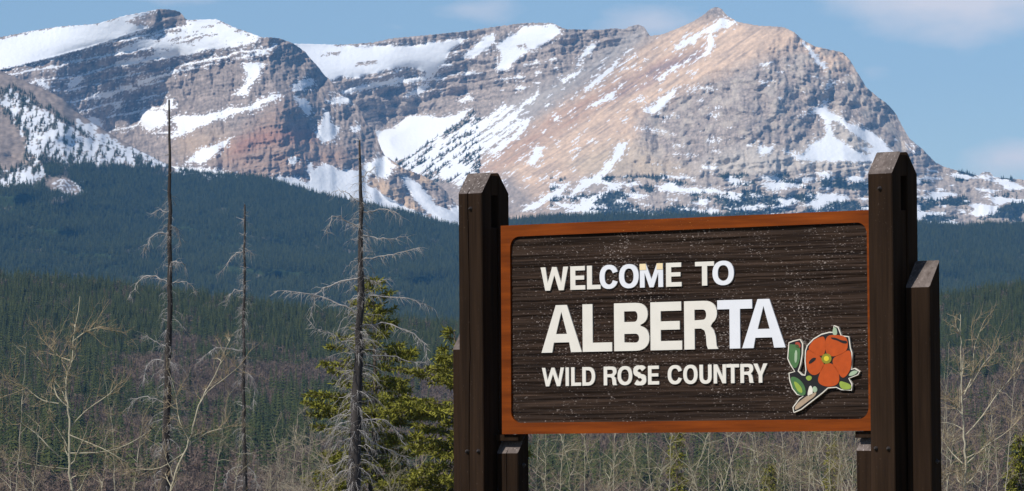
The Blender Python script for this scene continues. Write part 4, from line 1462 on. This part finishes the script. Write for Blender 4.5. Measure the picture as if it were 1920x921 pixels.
snag('tall straight dead conifer with dark trunk and few drooping grey limbs',
     [(317, 188), (318, 240), (318, 300), (319, 420), (318, 540), (316, 650), (313, 760), (311, 860), (311, 925)], 150, .235, .03,
     [[(318, 435), (290, 438), (277, 455), (270, 473)], [(319, 426), (332, 425), (336, 445), (337, 462)], [(319, 490), (340, 491), (350, 507)],
      [(318, 533), (287, 514), (264, 523), (250, 540), (242, 559)], [(318, 530), (347, 528), (360, 536), (370, 548)], [(312, 757), (280, 743), (254, 745), (242, 765)], [(315, 652), (290, 640), (273, 628)],
      [(316, 650), (333, 655), (345, 680)], [(315, 676), (288, 672), (275, 690), (272, 712)], [(318, 398), (296, 392), (284, 402)]], 130, .8, 31, .22)
snag('slender dead conifer with ragged bushy tip and short grey limbs',
     [(459, 384), (459, 430), (458, 500), (457, 600), (457, 680), (457, 780), (459, 860), (460, 925)], 175, .15, .03,
     [[(457, 470), (440, 478), (428, 492), (408, 516)], [(458, 465), (468, 470), (473, 480)], [(457, 545), (440, 543), (428, 556), (425, 575)], [(457, 660), (430, 654), (400, 652), (374, 680)],
      [(458, 696), (472, 706), (478, 730), (476, 760)], [(458, 872), (430, 880), (418, 910)], [(459, 872), (476, 884), (484, 915)], [(457, 612), (445, 625), (444, 645)]], 210, .65, 32, .0)
snag('thick dead conifer crowded with long pale drooping limbs',
     [(674, 264), (675, 300), (677, 350), (676, 430), (677, 520), (674, 620), (671, 720), (666, 820), (663, 925)], 130, .33, .025,
     [[(676, 429), (655, 415), (628, 402), (616, 420), (613, 440)], [(673, 592), (640, 570), (610, 556), (582, 552), (544, 543), (512, 546)], [(676, 522), (635, 527), (605, 540), (593, 552), (582, 590)],
      [(677, 553), (734, 556), (780, 562), (812, 577)], [(677, 486), (726, 480), (760, 469), (788, 464)], [(677, 398), (726, 392), (745, 398), (753, 408)], [(676, 440), (730, 450), (765, 442)], [(677, 510), (700, 530), (730, 525)],
      [(672, 666), (649, 650), (624, 627), (594, 618), (577, 596)], [(673, 664), (735, 669), (802, 683)], [(675, 613), (720, 604), (773, 623), (796, 642), (803, 674)], [(675, 378), (650, 362), (626, 356)],
      [(668, 790), (715, 785), (740, 800), (765, 845)], [(666, 806), (630, 800), (600, 812)], [(667, 800), (690, 830), (745, 850), (790, 880)], [(677, 345), (688, 325), (704, 312)]], 260, 1.15, 33, .16)


def spruce(label, x_px, top_px, Y, width, seed, group=None, dens=1.0, ragged=.5, name='spruce_tree', full=1.0):
    """living conifer: stem, limbs and sprays of small needle blades"""
    r = np.random.RandomState(seed)
    tip = at(x_px, top_px, Y)
    gz = float(ground_z(tip[0], Y))
    H = tip[2] - gz
    root = empty(name, (tip[0], Y, gz))
    tag(root, label, 'tree', group)
    tb = Tubes()
    st = np.array([[.15 * math.sin(k * 1.3) * (1 - k / 8), .12 * math.cos(k * 1.1) * (1 - k / 8), H * k / 8] for k in range(9)])
    tb.tube(st, np.linspace(.018 * H, .012, 9), 8)
    tb.build('trunk', 'spruce_bark', root)
    lb = Tubes()
    VV, QQ = [], []
    nb = int(H * 20 * dens)
    for k in range(nb):
        t = r.uniform(0, 1) ** .8
        z = H * (1 - t * .93)
        if z < H * .07:
            continue
        L = width * (min(1.0, t * full) ** .9 * .95 + .05) * r.uniform(1 - ragged, 1.1)
        az = r.uniform(0, 6.28)
        n = 7
        s = np.linspace(0, 1, n)
        up = r.uniform(-.15, .25) + .25 * (1 - t)
        P = np.zeros((n, 3))
        P[:, 0] = L * s * math.cos(az)
        P[:, 1] = L * s * math.sin(az)
        P[:, 2] = z + L * (up * s - .5 * s * s + .32 * s ** 3)
        lb.tube(P, (.010 + .008 * L) * (1 - .75 * s), 3)
        nl = int(max(5, L * 20))
        for q in range(nl):
            f = 1 - r.uniform(0, 1) ** 1.4 * .82
            i = min(int(f * (n - 1)), n - 2)
            p = P[i] + (P[i + 1] - P[i]) * (f * (n - 1) - i)
            side = np.array([-math.sin(az), math.cos(az), 0]) * r.choice([-1, 1])
            out = np.array([math.cos(az), math.sin(az), 0])
            d = out * r.uniform(.5, 1) + side * r.uniform(.1, 1.1) + np.array([0, 0, r.uniform(-.35, .35)])
            d /= np.linalg.norm(d)
            sl = r.uniform(.14, .34) * (1.1 - .35 * f)
            lb.tube([p, p + d * sl], [.006, .002], 3)
            for c in range(8):
                b0 = p + d * sl * (c + .4) / 8
                e = d * .55 + r.normal(0, .45, 3)
                e *= r.uniform(.10, .20) / np.linalg.norm(e)
                w = np.cross(e, r.normal(0, 1, 3))
                w *= .022 / (np.linalg.norm(w) + 1e-9)
                v0 = len(VV)
                VV += [b0 - w * .5, b0 + e * .45 - w, b0 + e, b0 + e * .45 + w]
                QQ.append((v0, v0 + 1, v0 + 2, v0 + 3))
    lb.build('limbs', 'spruce_bark', root)
    me = mesh_np('foliage', np.array(VV), np.array(QQ), None, 'spruce_needles', False)
    link(bpy.data.objects.new('foliage', me), root)
    return root


spruce('living yellow-green spruce growing tight behind the thick dead conifer', 700, 520, 136, 2.0, 41, None, 1.35, .75, full=3.2)
spruce('yellow-green spruce half hidden behind the left sign post', 852, 618, 118, 1.75, 42, None, 1.6, .6, full=4.0)
spruce('small bright green spruce in the thicket under the sign', 1443, 858, 200, 1.0, 43, None, 1.3, .3)
spruce('small olive spruce beside the pale aspen beyond the right post', 1912, 812, 140, 1.15, 44, None, 1.3, .4)
spruce('thin young spruce among bare aspens below the sign lettering', 1268, 800, 165, .9, 45, None, .9, .6)
spruce('young spruce close beside the brace of the right sign post', 1560, 830, 175, 1.0, 46, None, .9, .6)


def bare_tree(name, label, cat, trunk_px, Y, r0, limbs, seed, group=None, lmin=.8, lmax=2.6, twig=1.0, mats=('aspen_bark', 'aspen_twig'), named=()):
    """leafless broadleaf: crooked stem, ascending limbs, fine twigs"""
    r = np.random.RandomState(seed)
    tp = [at(a, b, Y) for a, b in trunk_px]
    bx = tp[-1][0]
    gz = float(ground_z(bx, Y))
    tp.append(np.array([bx + r.normal(0, .15), Y, gz - .2]))
    path = smooth_path(np.array(tp)[::-1], 52)
    path[1:-1] += r.normal(0, .012, (50, 3))
    root = empty(name, (bx, Y, gz))
    tag(root, label, cat, group)
    org = (bx, Y, gz)
    tb, tw = Tubes(), Tubes()
    n = len(path)
    tb.tube(path, r0 * (1 - .86 * np.linspace(0, 1, n) ** 1.2), 8)

    def fork(p, d, L, rad, depth):
        m = 6
        pts = [p]
        dd = d / np.linalg.norm(d)
        for k in range(m):
            dd = dd + r.normal(0, .2, 3) + np.array([0, 0, .04])
            dd /= np.linalg.norm(dd)
            pts.append(pts[-1] + dd * L / m)
        pts = np.array(pts)
        (tb if depth == 0 else tw).tube(pts, rad * (1 - .75 * np.linspace(0, 1, m + 1)), 5 if depth == 0 else 3)
        if depth >= 2:
            return
        kids = int((6 if depth == 0 else 5) * twig * r.uniform(.7, 1.3))
        for q in range(kids):
            i = r.randint(1, m + 1)
            t = pts[i] - pts[i - 1]
            t /= np.linalg.norm(t)
            e = t * .8 + r.normal(0, .6, 3) + np.array([0, 0, .15])
            fork(pts[i], e, L * r.uniform(.25, .55), rad * (.42 if depth == 0 else .5), depth + 1)
    zlo = at(960, 960, Y)[2]
    for pts in named:
        P = [at(a, b, Y + .25 * k * r.uniform(-1, 1)) for k, (a, b) in enumerate(pts)]
        P = smooth_path(P, 11)
        tb.tube(P, r0 * .34 * (1 - .70 * np.linspace(0, 1, len(P))), 5)
        for q in range(int(11 * twig)):
            i = r.randint(2, len(P))
            t = P[i] - P[i - 1]
            t /= np.linalg.norm(t)
            fork(P[i], t * .7 + r.normal(0, .6, 3) + np.array([0, 0, .2]), r.uniform(.35, 1.0), r0 * .16, 1)
    for k in range(limbs):
        z = r.uniform(max(zlo, path[0, 2] + .8), path[-1, 2])
        i = min(max(np.searchsorted(path[:, 2], z), 1), n - 1)
        a = r.uniform(0, 6.28)
        f = (path[-1, 2] - z) / (path[-1, 2] - path[0, 2])
        d = np.array([math.cos(a), math.sin(a), r.uniform(.25, 1.3)])
        fork(path[i], d, r.uniform(lmin, lmax) * (.45 + .8 * f), r0 * (.24 + .18 * f), 0)
    tb.build('trunk', mats[0], root, True, org)
    if tw.n:
        tw.build('twigs', mats[1], root, True, org)
    return root


bare_tree('aspen_tree', 'crooked pale bare aspen with forked trunk beside the tall straight dead conifer', 'tree', [(150, 556), (142, 610), (136, 640), (138, 670), (121, 716), (128, 760), (132, 800), (128, 880), (137, 925)], 110, .058, 16, 51, None, .5, 1.3, 1.4,
          named=[[(130, 765), (105, 745), (101, 720), (98, 700), (70, 670)], [(118, 862), (90, 838), (70, 812), (40, 795), (5, 770)], [(130, 850), (180, 850), (222, 843), (265, 820), (290, 800)], [(128, 815), (165, 830), (195, 842), (240, 868)],
                 [(110, 757), (80, 752), (50, 730), (28, 710)], [(137, 640), (160, 622), (190, 612)], [(132, 676), (112, 670), (92, 650)], [(131, 880), (90, 876), (40, 868), (0, 846)], [(133, 800), (160, 770), (205, 740), (220, 722)]])
bare_tree('aspen_tree', 'leaning pale bare aspen rising behind the dark trunk of the tallest dead conifer', 'tree', [(430, 640), (405, 700), (372, 760), (366, 790), (352, 835), (340, 862), (328, 890), (318, 925)], 118, .055, 16, 52, None, .5, 1.3, 1.4,
          named=[[(366, 790), (368, 765), (385, 735), (415, 715), (445, 690)], [(352, 835), (390, 810), (430, 800)], [(358, 830), (335, 790), (330, 740), (318, 700)], [(345, 850), (300, 880), (270, 880), (230, 890)]])
r_ = random.Random(9)
for i, (xp, tp, Yd, lean) in enumerate([(30, 640, 140, 20), (215, 700, 150, -20), (60, 800, 120, 15), (250, 770, 130, 20), (400, 740, 140, 30), (20, 850, 105, -15), (190, 810, 118, 10), (440, 800, 135, 10)]):
    bare_tree('aspen_tree', 'thin bare aspen sapling among the dead conifers', 'tree', [(xp + lean, tp), (xp + lean * .3 + 4, (tp + 925) / 2), (xp, 925)], Yd, .024, 15, 60 + i, 'bare saplings among the dead conifers', .5, 1.5, 1.3)
for i, (xp, tp, Yd, lean) in enumerate([(1005, 760, 140, 8), (1024, 800, 125, 0), (1050, 740, 150, 20), (1096, 700, 150, -6), (1120, 790, 120, -30), (1150, 760, 130, 4), (1178, 800, 160, 15), (1222, 760, 140, -10), (1254, 720, 120, 8), (1290, 740, 125, 70), (1330, 780, 140, 5),
                                        (1352, 760, 110, 60), (1378, 720, 130, -35), (1405, 780, 150, 10), (1470, 760, 150, -10), (1500, 780, 140, 10), (1530, 720, 130, -40), (1556, 740, 120, 10), (1580, 700, 125, -25), (1596, 760, 115, 8), (1012, 830, 118, 14), (1070, 820, 112, -16), (1138, 840, 108, 22), (1200, 830, 112, -20), (1236, 850, 105, 12), (1310, 845, 108, -24), (1395, 850, 104, 20), (1425, 800, 120, -12), (1455, 850, 108, 14), (1486, 840, 112, -18), (1515, 820, 106, 20), (1545, 830, 108, -14), (1570, 800, 110, 16), (1590, 830, 104, -10)]):
    bare_tree('aspen_tree', 'bare pale aspen in the thicket behind and below the sign panel', 'tree', [(xp + lean, tp), (xp + lean * .45 + r_.uniform(-5, 5), (tp + 925) / 2), (xp, 925)], Yd, .026, 17, 80 + i, 'bare aspens in the thicket behind the sign', .5, 1.7, 1.3)
bare_tree('aspen_tree', 'tall pale bare aspen with rising limbs just beyond the right sign post', 'tree', [(1801, 590), (1801, 640), (1803, 730), (1806, 800), (1811, 860), (1809, 925)], 105, .055, 16, 121, None, .5, 1.3, 1.4,
          named=[[(1808, 740), (1825, 705), (1826, 650), (1842, 610)], [(1812, 815), (1840, 785), (1868, 740), (1905, 700), (1918, 670)], [(1812, 870), (1850, 835), (1890, 810), (1925, 770)], [(1806, 870), (1785, 850), (1770, 828)], [(1803, 775), (1788, 760), (1776, 745)],
                 [(1808, 735), (1820, 725), (1845, 680), (1870, 655)], [(1810, 880), (1790, 885), (1765, 895)]])
for i, (xp, tp, Yd, lean) in enumerate([(1775, 700, 130, -4), (1850, 720, 140, 10), (1885, 660, 135, 20), (1775, 800, 115, 14), (1835, 800, 120, 20), (1870, 790, 125, -10), (1910, 740, 150, 5), (1760, 640, 150, 20)]):
    bare_tree('aspen_tree', 'bare pale aspen sapling in the brush beyond the right sign post', 'tree', [(xp + lean, tp), (xp + lean * .4 + 3, (tp + 925) / 2), (xp, 925)], Yd, .024, 16, 130 + i, 'bare saplings beyond the right sign post', .5, 1.6, 1.3)
for i, (xp, tp, Yd) in enumerate([(520, 800, 125), (548, 770, 120), (575, 790, 128), (600, 830, 118), (505, 860, 112), (565, 850, 110), (625, 860, 122), (735, 870, 115), (780, 860, 118), (820, 850, 121)]):
    bare_tree('bare_shrub', 'leafless grey-brown shrub round the foot of the thick dead conifer', 'shrub', [(xp + r_.uniform(-14, 14), tp), (xp + 4, (tp + 930) / 2), (xp, 930)], Yd, .035, 18, 150 + i, 'shrubs round the thick dead conifer', .6, 1.5, 1.1, ('shrub_twig', 'shrub_twig'))

# ------------------------------------------------------------------ haze: one box of thin even air round everything
hz = box_mesh('haze', -3600, 3600, -400, 13600, -60, 1130, 'dry_ground')
hz.materials.clear()
hm = bpy.data.materials.new('haze_air')
hm.use_nodes = True
hn, hl = hm.node_tree.nodes, hm.node_tree.links
hn.clear()
ho = hn.new('ShaderNodeOutputMaterial')
pv = hn.new('ShaderNodeVolumePrincipled')
pv.inputs['Color'].default_value = (.17, .50, 1.0, 1)
pv.inputs['Density'].default_value = 3.9e-5
pv.inputs['Anisotropy'].default_value = 0.0
hl.new(pv.outputs['Volume'], ho.inputs['Volume'])
hz.materials.append(hm)
tag(link(bpy.data.objects.new('haze', hz)), kind='stuff')
